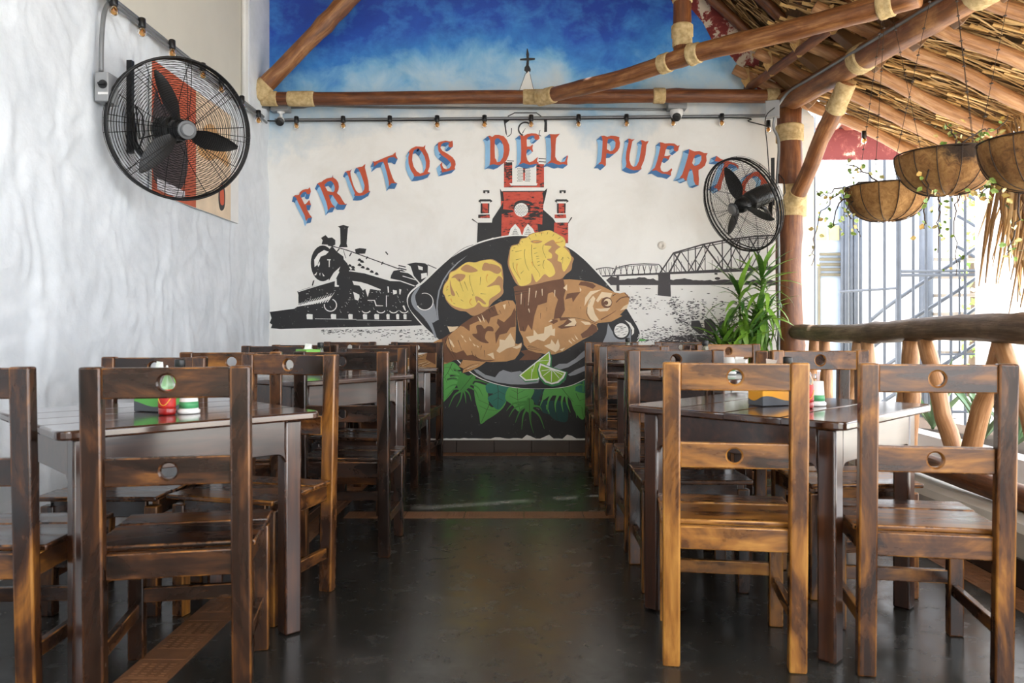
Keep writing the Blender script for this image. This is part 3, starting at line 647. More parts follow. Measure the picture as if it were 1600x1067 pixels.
# ---- fish, tail half and head half
f = Mural(76)
f.poly(L3([(420, 425), (480, 430), (545, 424), (520, 470), (450, 492)]), P_CREAM, smooth=False)
f.poly(L3([(360, 565), (430, 530), (520, 460), (600, 390), (700, 320), (800, 270), (900, 210), (1000, 160), (1080, 136), (1150, 140), (1180, 190), (1184, 400), (1176, 615), (1205, 625), (1244, 606), (1250, 640), (1215, 730), (1170, 790), (1080, 815), (900, 822), (740, 802), (600, 790), (500, 800), (420, 835), (360, 850), (290, 880), (70, 880), (-60, 880), (-60, 800), (60, 760), (200, 720), (290, 690), (270, 600), (320, 575)]), P_TAN)
f.poly(L3([(590, 795), (850, 820), (780, 870), (680, 920), (590, 942), (600, 895), (550, 870)]), P_TAN)
f.poly(L3([(360, 565), (520, 460), (600, 390), (700, 320), (800, 272), (945, 192), (985, 300), (900, 330), (880, 400), (850, 350), (760, 370), (670, 410), (668, 480), (600, 430), (560, 420), (480, 490), (430, 540), (400, 620), (460, 700), (520, 720), (600, 690), (640, 750), (700, 740), (790, 790), (850, 800), (960, 798), (900, 815), (740, 805), (600, 792), (500, 800), (420, 832), (362, 820)]), P_DBR)
f.poly(L3([(740, 420), (800, 412), (832, 452), (870, 425), (920, 436), (932, 480), (860, 482), (840, 560), (880, 610), (800, 600), (720, 545), (700, 510), (752, 500)]), P_DBR, smooth=True, up=False)
f.poly(L3([(980, 340), (1050, 380), (1130, 300), (1165, 220), (1180, 260), (1178, 430), (1120, 440), (1080, 500), (1000, 520), (960, 620), (950, 500), (1000, 430), (970, 390)]), P_DBR, up=False)
f.poly(L3([(200, 720), (290, 700), (290, 850), (180, 790)]), P_DBR, up=False)
f.layer += 1
for q in ([(1000, 570), (1060, 580), (1120, 500), (1172, 600), (1170, 645), (1080, 672), (1000, 722), (965, 700), (1000, 640)], [(860, 740), (930, 715), (944, 790), (920, 780), (905, 760)], [(1140, 660), (1200, 640), (1246, 612), (1236, 660), (1190, 675)], [(440, 560), (470, 590), (500, 650), (490, 660), (450, 610)], [(565, 515), (600, 540), (595, 560)], [(755, 312), (790, 350), (800, 385), (782, 370)], [(800, 290), (830, 340), (835, 385), (815, 350)], [(700, 610), (740, 640), (720, 645)], [(740, 630), (775, 655), (760, 660)], [(660, 540), (690, 590), (670, 580)], [(600, 560), (635, 600), (620, 600)], [(1035, 190), (1070, 180), (1060, 240)]): f.poly(L3(q), P_CREAM, up=False)
f.layer += 1
for q in ([(880, 240), (900, 280)], [(910, 215), (935, 260)], [(980, 300), (1000, 290)], [(1000, 250), (1020, 290)], [(1100, 150), (1110, 200)], [(540, 580), (580, 690)], [(400, 570), (420, 660), (490, 780)], [(430, 550), (470, 690), (510, 760)], [(730, 740), (750, 780)], [(690, 700), (710, 760)], [(800, 640), (790, 690)], [(830, 690), (840, 770)], [(600, 900), (700, 850), (780, 840)], [(620, 920), (720, 870)], [(590, 800), (560, 870)], [(80, 780), (200, 730)], [(70, 800), (170, 790)], [(80, 860), (200, 830)], [(120, 870), (240, 840)]): f.stroke(L3(q), 0.9, P_LINE, 0.3)
for q in ([(70, 775), (180, 735)], [(90, 850), (190, 815)], [(140, 865), (230, 825)], [(640, 900), (760, 850)]): f.stroke(L3(q), 0.9, P_CREAM, 0.4)
f.done('painted_fish_tail')
f = Mural(76); L2 = lambda pts: PX(780, 350, 7.114, pts)
f.poly(L4([(380, 690), (330, 745), (140, 752), (200, 695), (155, 655), (240, 640)]), P_DBR)
f.poly(L2([(160, 705), (230, 690), (340, 682), (450, 655), (600, 625), (780, 614), (900, 626), (1040, 650), (1140, 690), (1220, 730), (1280, 760), (1340, 772), (1390, 760), (1430, 790), (1446, 830), (1435, 890), (1400, 950), (1340, 1010)]) + L4([(1215, 290), (1100, 350), (960, 366), (945, 380), (962, 430), (900, 490), (800, 540), (700, 600), (600, 660), (500, 692), (400, 684), (320, 672), (235, 645), (190, 590), (180, 520), (140, 440), (120, 300), (108, 150), (95, 60)]), P_TAN)
f.poly(L4([(84, 0), (95, -20), (250, -45), (470, -80), (600, -104), (625, 20), (605, 100), (618, 230), (575, 310), (500, 325), (515, 220), (545, 120), (490, 40), (440, 60), (430, 150), (335, 180), (300, 290), (275, 440), (235, 380), (205, 452), (150, 445), (122, 300), (104, 100)]), P_DBR)
f.poly(L2([(905, 640), (960, 640), (1040, 660), (1075, 690), (1040, 720), (1000, 705), (960, 690), (880, 680)]), P_DBR, up=False)
f.poly(L4([(640, 60), (700, 50), (780, 40), (740, 90), (700, 150), (690, 100), (620, 120)]), P_DBR, up=False)
f.poly(L4([(780, 480), (850, 430), (900, 370), (950, 400), (955, 450), (880, 500), (800, 525)]), P_DBR, up=False)
f.poly(L4([(540, 405), (600, 375), (640, 330), (570, 340), (560, 310), (660, 308), (730, 340), (735, 395), (620, 420), (580, 425)]), P_DBR, up=False)
f.poly(L4([(450, 350), (490, 325), (540, 330), (545, 350), (500, 375)]), P_DBR, up=False)
f.layer += 1
for q in ([(210, 508), (290, 495), (292, 430), (335, 482), (400, 470), (405, 410), (480, 380), (490, 430), (515, 420), (512, 500), (470, 490), (400, 555), (330, 535), (255, 575)], [(400, 600), (465, 580), (478, 535), (520, 590), (545, 530), (565, 600), (555, 640), (520, 670), (440, 625)], [(850, 200), (870, 130), (912, 80), (935, 110), (908, 190), (930, 270), (970, 330), (930, 352), (885, 325), (850, 262)], [(820, 190), (828, 100), (880, 35), (1000, 15), (900, 70), (855, 130)], [(940, 130), (1000, 40), (1110, 55), (1090, 100), (1000, 105), (960, 150)], [(935, 215), (1000, 215), (1090, 205), (1060, 240), (980, 245)], [(1190, 235), (1230, 190), (1275, 165), (1262, 215)], [(650, 320), (720, 318), (738, 360), (722, 392), (610, 398), (690, 352)], [(660, 535), (690, 570), (695, 585), (655, 555)], [(685, 515), (730, 560), (700, 545)], [(715, 480), (760, 540), (735, 530)], [(780, 345), (870, 355), (890, 380), (830, 385)], [(490, 335), (470, 350), (445, 352), (470, 330)], [(600, 0), (640, -40), (640, 30)], [(770, -10), (790, 20), (775, 40)], [(560, 640), (620, 620), (590, 655)]): f.poly(L4(q), P_CREAM, up=False)
for q in ([(250, 0), (236, 180)], [(165, 50), (160, 170)], [(320, 30), (310, 100)], [(380, 10), (382, 80)], [(240, 215), (250, 255)], [(512, 20), (510, 90)]): f.stroke(L4(q), 1.6, P_CREAM, 0.8)
f.circ(*L4([(1052, 152)])[0], 8.6, P_DBR); f.circ(*L4([(1062, 150)])[0], 6.0, P_CREAM); f.circ(*L4([(1045, 155)])[0], 3.4, P_DBR)
f.stroke(L4([(1150, 150), (1195, 108), (1250, 92), (1292, 96)]), 1.6, P_DBR); f.stroke(L4([(1110, 85), (1145, 62)]), 1.0, P_LINE); f.stroke(L4([(990, 330), (1080, 280), (1150, 235)]), 2.0, P_DBR, 0.5)
f.stroke(L4([(850, 200), (845, 270), (890, 335), (960, 364)]), 0.7, P_LINE); f.stroke(L4([(560, 310), (720, 310), (850, 340), (950, 380)]), 0.6, P_LINE); f.stroke(L4([(1240, 50), (1290, 110)]), 1.6, P_DBR, 0.6)
for q in ([(365, 260), (362, 320)], [(430, 200), (425, 240)], [(780, 195), (785, 225)], [(230, 610), (380, 640)], [(230, 630), (390, 655)], [(240, 600), (330, 620)], [(90, 40), (250, 20)], [(100, 70), (250, 40)], [(180, 400), (190, 460)], [(880, 130), (865, 170)], [(240, 150), (245, 200)], [(200, 100), (196, 200)]): f.stroke(L4(q), 0.7, P_LINE, 0.3)
f.done('painted_fish_head')

# ---- lime wedges
l = Mural(100)
l.poly(L5([(1145, 50), (1166, 120), (1162, 200), (1110, 300), (1010, 355), (900, 364), (832, 296)]), P_RIND); l.poly(L5([(1140, 56), (1154, 130), (1146, 200), (1030, 342), (900, 352), (838, 296)]), P_WHITE); l.poly(L5([(1134, 72), (1140, 150), (1025, 328), (910, 338), (856, 296)]), P_LIME)
for q in ([(1020, 155), (1140, 145)], [(970, 230), (960, 340)], [(1000, 170), (975, 260)]): l.stroke(L5(q), 0.9, P_WHITE, 0.5)
l.poly(L5([(1045, 170), (1018, 240), (1036, 320), (1090, 384), (1170, 408), (1244, 392), (1304, 340), (1322, 264)]), P_RIND); l.poly(L5([(1048, 174), (1030, 240), (1050, 312), (1100, 366), (1165, 386), (1230, 372), (1284, 322), (1308, 266), (1172, 224)]), P_WHITE); l.poly(L5([(1058, 196), (1046, 240), (1066, 300), (1110, 350), (1165, 370), (1220, 356), (1266, 316), (1290, 272), (1170, 240)]), P_LIME); l.layer += 1
for q in ([(1165, 235), (1080, 300)], [(1165, 235), (1160, 362)], [(1165, 235), (1240, 325)], [(1165, 235), (1062, 250)], [(1165, 235), (1270, 290)]): l.stroke(L5(q), 1.0, P_WHITE, 0.8)
l.done('painted_lime')

# ---- tropical leaves
v = Mural(10)
def leaf(pts, mat, vein, ribs=()):
    v.poly(L5(pts), mat, smooth=True); 
    v.layer += 1; v.stroke(L5(vein), 0.8, P_LINE, 0.4)
    for q in ribs: v.stroke(L5(q), 0.5, P_LINE, 0.3)
leaf([(40, 200), (110, 182), (178, 163), (240, 215), (262, 280), (215, 390), (130, 515), (40, 560)], P_GR1, [(170, 175), (120, 280), (60, 350)], [[(150, 220), (180, 260)], [(125, 270), (160, 320)], [(100, 320), (120, 380)], [(150, 215), (90, 220)]])
leaf([(395, 370), (470, 385), (520, 420), (545, 600), (640, 600), (712, 545), (680, 620), (600, 690), (520, 740), (455, 782), (440, 690), (404, 560), (390, 450)], P_GR1, [(545, 580), (500, 680), (460, 770)], [[(520, 640), (440, 600)], [(525, 640), (620, 650)], [(540, 590), (430, 540)]])
leaf([(1535, 270), (1560, 480), (1440, 470), (1340, 420), (1360, 360), (1450, 330)], P_TEAL, [(1520, 300), (1440, 420)])
leaf([(1050, 560), (1150, 550), (1310, 575), (1318, 755), (1200, 742), (1140, 690), (1070, 660)], P_DTEAL, [(1180, 560), (1220, 740)])
leaf([(975, 425), (1120, 418), (1060, 500), (1020, 594), (965, 512)], P_DTEAL, [(1080, 430), (1020, 580)])
leaf([(505, 400), (560, 364), (640, 380), (742, 408), (745, 480), (705, 560), (630, 642), (550, 572), (525, 520), (580, 480), (520, 470)], P_TEAL, [(620, 380), (630, 460), (625, 630)], [[(630, 460), (560, 500)], [(630, 450), (700, 490)], [(628, 520), (580, 550)], [(628, 520), (680, 550)]])
leaf([(740, 415), (860, 425), (985, 428), (960, 520), (850, 658), (770, 590), (700, 528)], P_GR1, [(822, 425), (825, 540), (848, 650)], [[(823, 470), (760, 440)], [(823, 480), (900, 440)], [(825, 540), (740, 500)], [(826, 540), (930, 500)], [(830, 590), (770, 570)], [(830, 590), (900, 560)]])
leaf([(1340, 440), (1450, 468), (1540, 488), (1528, 560), (1482, 738), (1400, 665), (1360, 560)], P_GR1, [(1400, 460), (1460, 600), (1482, 720)], [[(1440, 550), (1510, 530)], [(1455, 600), (1390, 600)]])
def frond(body, mid, fingers, mat, w_=3.4):
    v.layer += 1
    v.poly(L5(body), mat, smooth=True, up=False)
    for q in fingers: v.stroke(L5(q), w_, mat, 0.5)
    v.layer += 1; v.stroke(L5(mid), 0.8, P_LINE, 0.4)
v.layer += 1
for q in ([(190, 240), (225, 250), (260, 250)], [(150, 300), (220, 300), (290, 330)], [(120, 340), (200, 330), (280, 380)]): v.stroke(L5(q), 3.0, P_BLACK, 2.0)
frond([(260, 270), (330, 300), (375, 285), (405, 320), (360, 390), (300, 450), (250, 460), (220, 400), (230, 330)], [(380, 290), (310, 380), (250, 450)], [[(270, 300), (200, 235), (175, 238)], [(260, 320), (190, 290), (145, 290)], [(250, 350), (180, 335), (118, 345)], [(250, 390), (170, 395), (100, 440)], [(250, 430), (180, 440), (110, 525)], [(260, 450), (190, 500), (135, 618)], [(270, 450), (255, 530), (212, 615)], [(285, 450), (300, 500), (308, 575)], [(300, 440), (340, 480), (362, 555)], [(330, 410), (400, 450), (435, 525)], [(350, 380), (430, 420), (478, 505)], [(370, 340), (450, 350), (545, 385)]], P_GR2)
frond([(930, 520), (985, 555), (975, 640), (940, 670), (900, 640), (905, 580)], [(940, 530), (950, 700), (980, 860)], [[(920, 600), (850, 650), (800, 770)], [(920, 620), (880, 700), (864, 840)], [(945, 640), (955, 760), (984, 874)], [(960, 630), (1040, 700), (1092, 832)], [(920, 580), (800, 620), (735, 716)], [(910, 560), (780, 580), (712, 652)], [(970, 600), (1040, 610), (1068, 650)]], P_GR2, 4.2)
frond([(1110, 415), (1250, 400), (1340, 375), (1400, 395), (1390, 470), (1330, 510), (1250, 500), (1150, 500), (1090, 540), (1070, 520)], [(1250, 400), (1310, 480), (1380, 560)], [[(1120, 480), (1080, 530), (1048, 606)], [(1170, 480), (1130, 560), (1126, 660)], [(1230, 490), (1200, 580), (1206, 666)], [(1280, 490), (1265, 570), (1280, 662)], [(1310, 490), (1320, 580), (1352, 668)], [(1330, 490), (1390, 590), (1416, 722)], [(1350, 480), (1420, 530), (1474, 628)], [(1360, 460), (1430, 470), (1502, 506)], [(1370, 420), (1430, 390), (1500, 396)], [(1340, 390), (1400, 350), (1478, 340)]], P_GR1, 4.6)
v.layer += 1
for q in ([(1480, 355), (1478, 460)], [(1112, 590), (1115, 640)], [(1130, 640), (1140, 680)]): v.stroke(L5(q), 1.6, P_GR1, 1.2)
v.poly(PX(960, 430, 8, [(270, 805), (300, 792), (415, 806), (360, 822), (290, 824)]), P_GR1)
v.done('painted_leaves')

# ---- lettering with its painted blue depth
def letter(ox, oy, s, vec, outer, holes=()):
    t = Mural(52)
    rings = [PX(ox, oy, s, outer)] + [PX(ox, oy, s, h) for h in holes]; dx, dy = vec[0] / s, vec[1] / s
    for r_ in rings:
        n = len(r_)
        for i in range(n):
            a, b_ = r_[i], r_[(i + 1) % n]; ex, ey = b_[0] - a[0], b_[1] - a[1]
            mat = P_DBLUE if abs(ex) > abs(ey) * 0.85 else P_LBLUE
            q = [a, b_, (b_[0] + dx, b_[1] + dy), (a[0] + dx, a[1] + dy)]
            if abs(ex * dy - ey * dx) < 1e-3: continue
            ar = sum(q[k][0] * q[(k + 1) % 4][1] - q[(k + 1) % 4][0] * q[k][1] for k in range(4))
            if ar > 0: q.reverse()
            t.layer = (52 if mat is P_LBLUE else 55) + i * 0.06
            t.mb.add([t.w(p_) for p_ in q], [(0, 1, 2, 3)], t.mi(mat))
    t.layer = 58; t.poly(rings[0], P_RED, holes=rings[1:])
    t.done('painted_letter')
k1 = (440, 260, 9.7)
letter(*k1, (-20, 78), [(180, 460), (205, 440), (265, 435), (280, 395), (320, 360), (370, 345), (405, 345), (430, 318), (440, 345), (448, 380), (435, 415), (405, 425), (378, 408), (372, 385), (330, 395), (300, 425), (285, 450), (310, 490), (350, 575), (370, 570), (425, 510), (435, 545), (450, 588), (375, 588), (390, 660), (430, 730), (465, 775), (400, 790), (380, 832), (365, 800), (355, 750), (300, 640), (250, 540), (225, 480), (205, 462)])
letter(*k1, (-38, 78), [(545, 265), (580, 245), (605, 243), (635, 215), (690, 185), (770, 170), (780, 130), (785, 170), (830, 200), (862, 250), (872, 310), (865, 360), (840, 405), (890, 450), (930, 520), (965, 570), (995, 568), (975, 582), (880, 582), (855, 555), (810, 490), (775, 435), (720, 435), (735, 500), (765, 570), (812, 618), (750, 625), (705, 668), (695, 600), (680, 540), (640, 440), (600, 340), (575, 290)],
       [[(650, 280), (700, 235), (750, 218), (790, 260), (810, 320), (805, 370), (785, 392), (740, 385), (700, 375), (675, 330)]])
letter(*k1, (-32, 72), [(965, 85), (1000, 70), (1040, 65), (1068, 40), (1045, 75), (1050, 140), (1070, 220), (1095, 300), (1130, 370), (1160, 400), (1190, 410), (1225, 395), (1255, 350), (1260, 290), (1240, 220), (1200, 110), (1165, 40), (1130, 25), (1170, 15), (1220, 8), (1273, -37), (1265, 20), (1290, 120), (1315, 220), (1325, 310), (1325, 370), (1347, 378), (1240, 440), (1180, 448), (1115, 445), (1115, 410), (1080, 330), (1045, 240), (1015, 150), (995, 100)])
k2 = (560, 200, 8.889)
letter(*k2, (-36, 76), [(205, 465), (235, 470), (400, 400), (480, 375), (520, 335), (522, 380), (548, 430), (530, 430), (495, 405), (440, 410), (408, 430), (410, 490), (440, 590), (475, 690), (505, 750), (542, 770), (460, 768), (425, 808), (425, 750), (400, 640), (370, 530), (345, 470), (290, 480), (215, 540), (220, 500)])
letter(*k2, (-40, 66), [(700, 330), (735, 290), (800, 258), (870, 262), (905, 265), (932, 238), (925, 285), (970, 370), (993, 460), (990, 540), (965, 610), (1002, 624), (940, 650), (860, 670), (780, 675), (770, 650), (730, 590), (700, 500), (695, 410), (710, 350)],
       [[(755, 360), (775, 310), (830, 285), (880, 330), (920, 400), (940, 480), (935, 560), (905, 620), (860, 635), (810, 600), (770, 540), (748, 450)]])
letter(*k2, (-52, 54), [(1110, 205), (1150, 190), (1210, 178), (1280, 190), (1307, 178), (1315, 220), (1315, 260), (1280, 275), (1255, 260), (1250, 235), (1265, 210), (1230, 198), (1180, 208), (1150, 235), (1142, 280), (1170, 320), (1240, 360), (1310, 410), (1345, 460), (1352, 510), (1340, 550), (1347, 574), (1250, 600), (1165, 620), (1150, 570), (1135, 510), (1167, 473), (1165, 520), (1185, 560), (1220, 575), (1265, 560), (1290, 520), (1280, 480), (1230, 430), (1160, 380), (1115, 325), (1105, 260)])
k3 = (740, 190, 9.412)
letter(*k3, (-75, 62), [(210, 215), (240, 208), (275, 230), (310, 200), (370, 198), (440, 215), (490, 270), (525, 350), (530, 420), (515, 500), (480, 580), (430, 620), (370, 645), (290, 628), (235, 645), (245, 580), (245, 430), (245, 290), (230, 240)],
       [[(312, 280), (330, 250), (370, 250), (410, 290), (440, 360), (445, 440), (430, 530), (390, 590), (345, 600), (330, 560), (315, 540), (310, 400)]])
letter(*k3, (-62, 54), [(670, 205), (700, 205), (740, 215), (790, 185), (850, 175), (920, 178), (965, 205), (970, 250), (945, 272), (905, 270), (890, 235), (900, 212), (850, 208), (790, 240), (780, 280), (785, 370), (830, 370), (860, 345), (875, 340), (865, 390), (875, 440), (860, 450), (840, 420), (800, 405), (780, 430), (775, 510), (790, 570), (820, 600), (870, 585), (945, 520), (935, 580), (945, 620), (890, 625), (830, 640), (730, 610), (665, 635), (695, 580), (700, 440), (695, 280), (690, 230)])
letter(*k3, (-70, 54), [(1115, 185), (1200, 190), (1270, 180), (1215, 245), (1205, 340), (1200, 520), (1225, 570), (1280, 600), (1340, 590), (1375, 500), (1390, 510), (1375, 580), (1380, 640), (1310, 625), (1250, 640), (1150, 605), (1080, 625), (1135, 570), (1140, 440), (1135, 290), (1130, 215)])
k4 = (910, 190, 9.7)
letter(*k4, (-72, 62), [(280, 220), (330, 215), (375, 235), (430, 215), (500, 220), (560, 240), (555, 270), (570, 330), (560, 400), (530, 450), (480, 490), (420, 495), (365, 480), (355, 560), (355, 660), (340, 680), (300, 645), (240, 650), (275, 610), (290, 540), (300, 420), (305, 290), (295, 245)],
       [[(385, 270), (430, 262), (475, 275), (500, 320), (495, 390), (460, 440), (420, 450), (385, 430), (370, 420), (375, 330)]])
letter(*k4, (-60, 50), [(690, 262), (720, 262), (745, 275), (795, 268), (755, 300), (735, 400), (715, 500), (710, 590), (735, 660), (775, 690), (820, 670), (855, 600), (875, 500), (890, 400), (900, 330), (880, 285), (910, 285), (955, 305), (1005, 295), (970, 360), (955, 500), (930, 600), (890, 690), (895, 720), (850, 735), (780, 740), (720, 725), (655, 690), (665, 640), (655, 560), (665, 460), (685, 370), (700, 300)])
letter(*k4, (-64, 52), [(1170, 315), (1210, 320), (1250, 335), (1310, 330), (1390, 335), (1440, 370), (1475, 360), (1455, 400), (1450, 440), (1420, 460), (1385, 440), (1380, 400), (1395, 380), (1340, 365), (1285, 375), (1260, 430), (1240, 525), (1285, 525), (1345, 505), (1320, 540), (1305, 580), (1290, 575), (1260, 555), (1225, 555), (1200, 620), (1180, 690), (1190, 740), (1230, 765), (1290, 760), (1350, 710), (1360, 735), (1340, 770), (1340, 820), (1260, 795), (1200, 790), (1115, 740), (1045, 750), (1095, 700), (1130, 600), (1160, 480), (1180, 380)])
k5 = (1030, 210, 8.0)
letter(*k5, (-78, 32), [(370, 185), (400, 200), (440, 215), (500, 210), (560, 235), (605, 235), (585, 270), (590, 330), (570, 390), (530, 425), (490, 445), (490, 500), (495, 560), (490, 640), (450, 630), (430, 580), (425, 520), (410, 450), (385, 430), (365, 480), (345, 550), (340, 580), (320, 575), (300, 550), (250, 550), (285, 500), (320, 400), (350, 300), (370, 220)],
       [[(450, 265), (490, 250), (525, 270), (525, 320), (500, 370), (460, 395), (430, 390), (410, 360), (425, 310)]])
letter(*k5, (-72, 32), [(715, 270), (770, 310), (830, 330), (900, 345), (960, 370), (990, 400), (985, 440), (960, 400), (900, 375), (870, 370), (850, 420), (810, 520), (780, 610), (770, 680), (740, 710), (720, 680), (680, 665), (720, 620), (760, 510), (800, 400), (810, 365), (770, 345), (710, 340), (690, 335)])
letter(*k5, (-60, 20), [(1150, 490), (1200, 465), (1260, 470), (1320, 520), (1350, 590), (1340, 680), (1280, 740), (1200, 780), (1100, 790), (1030, 750), (1010, 690), (1040, 600), (1090, 530)],
       [[(1180, 520), (1230, 530), (1270, 580), (1260, 650), (1200, 710), (1120, 740), (1070, 700), (1080, 630), (1120, 570)]])
# peeling red margin along the gable
pe = Mural(3); pe.poly([(1036, -20), (1052, 6), (1080, 14), (1098, 35), (1112, 62), (1138, 84), (1165, 116), (1192, 150), (1228, 165), (1240, 120), (1180, 40), (1130, -20)], P_PEEL); pe.done('painted_margin')
# ================================================================ tables and chairs
def plate_hole(name, w_, h, t, r, cx, cz, y, n=28, bev=0.005):
    """rail w x h (x,z), thickness t, with a round hole r; front and back rings stitched"""
    m = MB(); per = []
    for i in range(n):
        a = 2 * math.pi * (i + 0.5) / n; dx, dz = math.cos(a), math.sin(a)
        k = min((w_ / 2) / abs(dx) if abs(dx) > 1e-6 else 9, (h / 2) / abs(dz) if abs(dz) > 1e-6 else 9); per.append([dx * k, dz * k])
    for sx, sz in ((1, 1), (-1, 1), (-1, -1), (1, -1)):     # snap the nearest perimeter points to the corners
        j = min(range(n), key=lambda q: (per[q][0] - sx * w_ / 2) ** 2 + (per[q][1] - sz * h / 2) ** 2); per[j] = [sx * w_ / 2, sz * h / 2]
    cir = [(r * math.cos(2 * math.pi * (i + 0.5) / n), r * math.sin(2 * math.pi * (i + 0.5) / n)) for i in range(n)]
    rb = r + bev
    rings = [([(p[0], p[1]) for p in per], -t / 2), ([(a * rb / r, b_ * rb / r) for a, b_ in cir], -t / 2), (cir, -t / 2 + bev), (cir, t / 2 - bev), ([(a * rb / r, b_ * rb / r) for a, b_ in cir], t / 2), ([(p[0], p[1]) for p in per], t / 2)]
    V = [(cx + p[0], y + yy, cz + p[1]) for ring, yy in rings for p in ring]; K = len(rings)
    for i in range(K):
        i2 = (i + 1) % K
        Fs = [(i * n + j, i * n + (j + 1) % n, i2 * n + (j + 1) % n, i2 * n + j) for j in range(n)]
        b = len(m.v)
        for f_ in Fs: m.f.append(f_); m.m.append(1 if i in (1, 3) else 0)
    m.v = V
    me = m.mesh(name); clean(me)
    bm = bmesh.new(); bm.from_mesh(me)
    ed = [e for e in bm.edges if len(e.link_faces) == 2 and e.calc_face_angle(0) > 1.2 and all((v_.co.x - cx) ** 2 + (v_.co.z - cz) ** 2 > (r * 1.3) ** 2 for v_ in e.verts)]
    rr_ = bmesh.ops.bevel(bm, geom=ed, offset=0.004, segments=2, affect='EDGES', profile=0.5)
    for f_ in rr_['faces']: f_.material_index = 1
    bm.to_mesh(me); bm.free(); return me
# one chair: back legs on y = 0, seat towards +y
CW = 0.435
def make_chair():
    root = empty('dining_chair', (0, 0, 0)); root.color = (0.5, 0.5, 0.5, 1)
    def part(nm, me, mat):
        o = obj(nm, me, root); me.materials.append(mat); me.materials.append(WE); return o
    for s in (-1, 1):
        me = bevbox('back_post', (s * (CW / 2 - 0.027), 0, 0.475), (0.054, 0.044, 0.95), 0.006)
        for v_ in me.vertices:                              # back posts lean a little above the seat
            if v_.co.z > 0.46: v_.co.y -= (v_.co.z - 0.46) * 0.07
        part('back_post', me, WZ)
        part('front_leg', bevbox('front_leg', (s * (CW / 2 - 0.027), 0.385, 0.205), (0.048, 0.044, 0.41), 0.005), WZ)
        part('side_rail', bevbox('side_rail', (s * (CW / 2 - 0.028), 0.1925, 0.398), (0.026, 0.342, 0.064), 0.004), WY)
        part('side_stretcher', bevbox('side_stretcher', (s * (CW / 2 - 0.028), 0.1925, 0.155), (0.022, 0.342, 0.042), 0.003), WY)
    wi = CW - 0.106
    part('top_rail', plate_hole('top_rail', wi, 0.084, 0.026, 0.022, 0, 0.905, -0.032), WX)
    part('lower_rail', plate_hole('lower_rail', wi, 0.078, 0.026, 0.022, 0, 0.662, -0.014), WX)
    part('back_seat_rail', bevbox('back_seat_rail', (0, 0.0, 0.402), (wi, 0.026, 0.072), 0.004), WX)
    part('front_seat_rail', bevbox('front_seat_rail', (0, 0.385, 0.398), (wi + 0.012, 0.024, 0.064), 0.004), WX)
    part('front_stretcher', bevbox('front_stretcher', (0, 0.385, 0.2), (wi + 0.012, 0.022, 0.046), 0.003), WX)
    for i, (y0, y1, dz) in enumerate(((0.026, 0.148, 0.004), (0.152, 0.286, 0.0), (0.29, 0.43, 0.003))):
        x = CW / 2 + 0.004
        part('seat_plank', bevbox('seat_plank', (0, (y0 + y1) / 2, 0.438 + dz), (2 * x if i else 2 * x - 0.0, y1 - y0, 0.018), 0.005), WX)
    return root
proto = make_chair()
def place_chair(root, x, y, deg, hs, tone, label, group):
    root.location = (x, y, 0); root.rotation_euler = (0, 0, R(-deg)); root.scale = (1, 1, hs)
    for c_ in root.children: c_.color = (tone, tone, tone, 1)
    tag(root, label, 'chair', group)
TL = ('plaster-wall table farthest from the mural', 'middle table along the plaster wall', 'plaster-wall table closest to the mural')
TR = ('railing table farthest from the mural', 'middle table along the log railing', 'railing table closest to the mural')
CH = [  # x, y, heading (0 = faces the mural), height scale, tone, side, faces mural, table
    (-0.985, 2.19, -11, 1.0, 0.42, 'aisle', 1, TL[0]), (-1.556, 2.165, -3, 1.0, 0.45, 'wall', 1, TL[0]), (-1.563, 3.296, 180.17, 0.985, 0.45, 'wall', 0, TL[0]), (-0.985, 3.235, 195.477, 1.0, 0.62, 'aisle', 0, TL[0]),
    (-0.846, 3.662, 0.53, 1.0, 0.22, 'aisle', 1, TL[1]), (-1.335, 3.6, -12, 1.0, 0.5, 'wall', 1, TL[1]), (-1.545, 4.872, 180.409, 1.0, 0.42, 'wall', 0, TL[1]), (-0.953, 4.867, 188.027, 0.985, 0.3, 'aisle', 0, TL[1]),
    (-0.933, 5.274, 2.707, 1.0, 0.35, 'aisle', 1, TL[2]), (-1.472, 5.302, -2.534, 1.0, 0.42, 'wall', 1, TL[2]), (-1.46, 6.512, 183.511, 1.0, 0.42, 'wall', 0, TL[2]), (-0.886, 6.38, 188, 1.0, 0.35, 'aisle', 0, TL[2]),
    (0.644, 2.455, 8, 1.0, 0.78, 'aisle', 1, TR[0]), (1.222, 2.375, 9.845, 1.0, 0.60, 'railing', 1, TR[0]), (0.678, 3.551, 180.208, 1.01, 0.42, 'aisle', 0, TR[0]), (1.303, 3.478, 177.99, 1.01, 0.68, 'railing', 0, TR[0]),
    (0.683, 3.76, -0.42, 1.0, 0.42, 'aisle', 1, TR[1]), (1.317, 3.796, 4.705, 1.0, 0.5, 'railing', 1, TR[1]), (0.664, 4.855, 180.074, 1.0, 0.6, 'aisle', 0, TR[1]), (1.289, 4.991, 167.621, 1.01, 0.66, 'railing', 0, TR[1]),
    (0.675, 5.33, 2, 1.0, 0.56, 'aisle', 1, TR[2]), (1.272, 5.343, 2.622, 1.0, 0.55, 'railing', 1, TR[2]), (0.698, 6.424, 180.658, 1.0, 0.45, 'aisle', 0, TR[2]), (1.274, 6.461, 176.827, 1.0, 0.62, 'railing', 0, TR[2])]
for i, (x, y, a, hs, tone, side, fm, tb) in enumerate(CH):
    r_ = proto if i == 0 else copy_tree(proto)
    fc = 'wooden chair facing the mural' if fm else 'wooden chair with its back to the mural'
    place_chair(r_, x, y, a, hs, tone, '%s, %s side, %s' % (fc, side, tb), 'dining chairs around the tables')

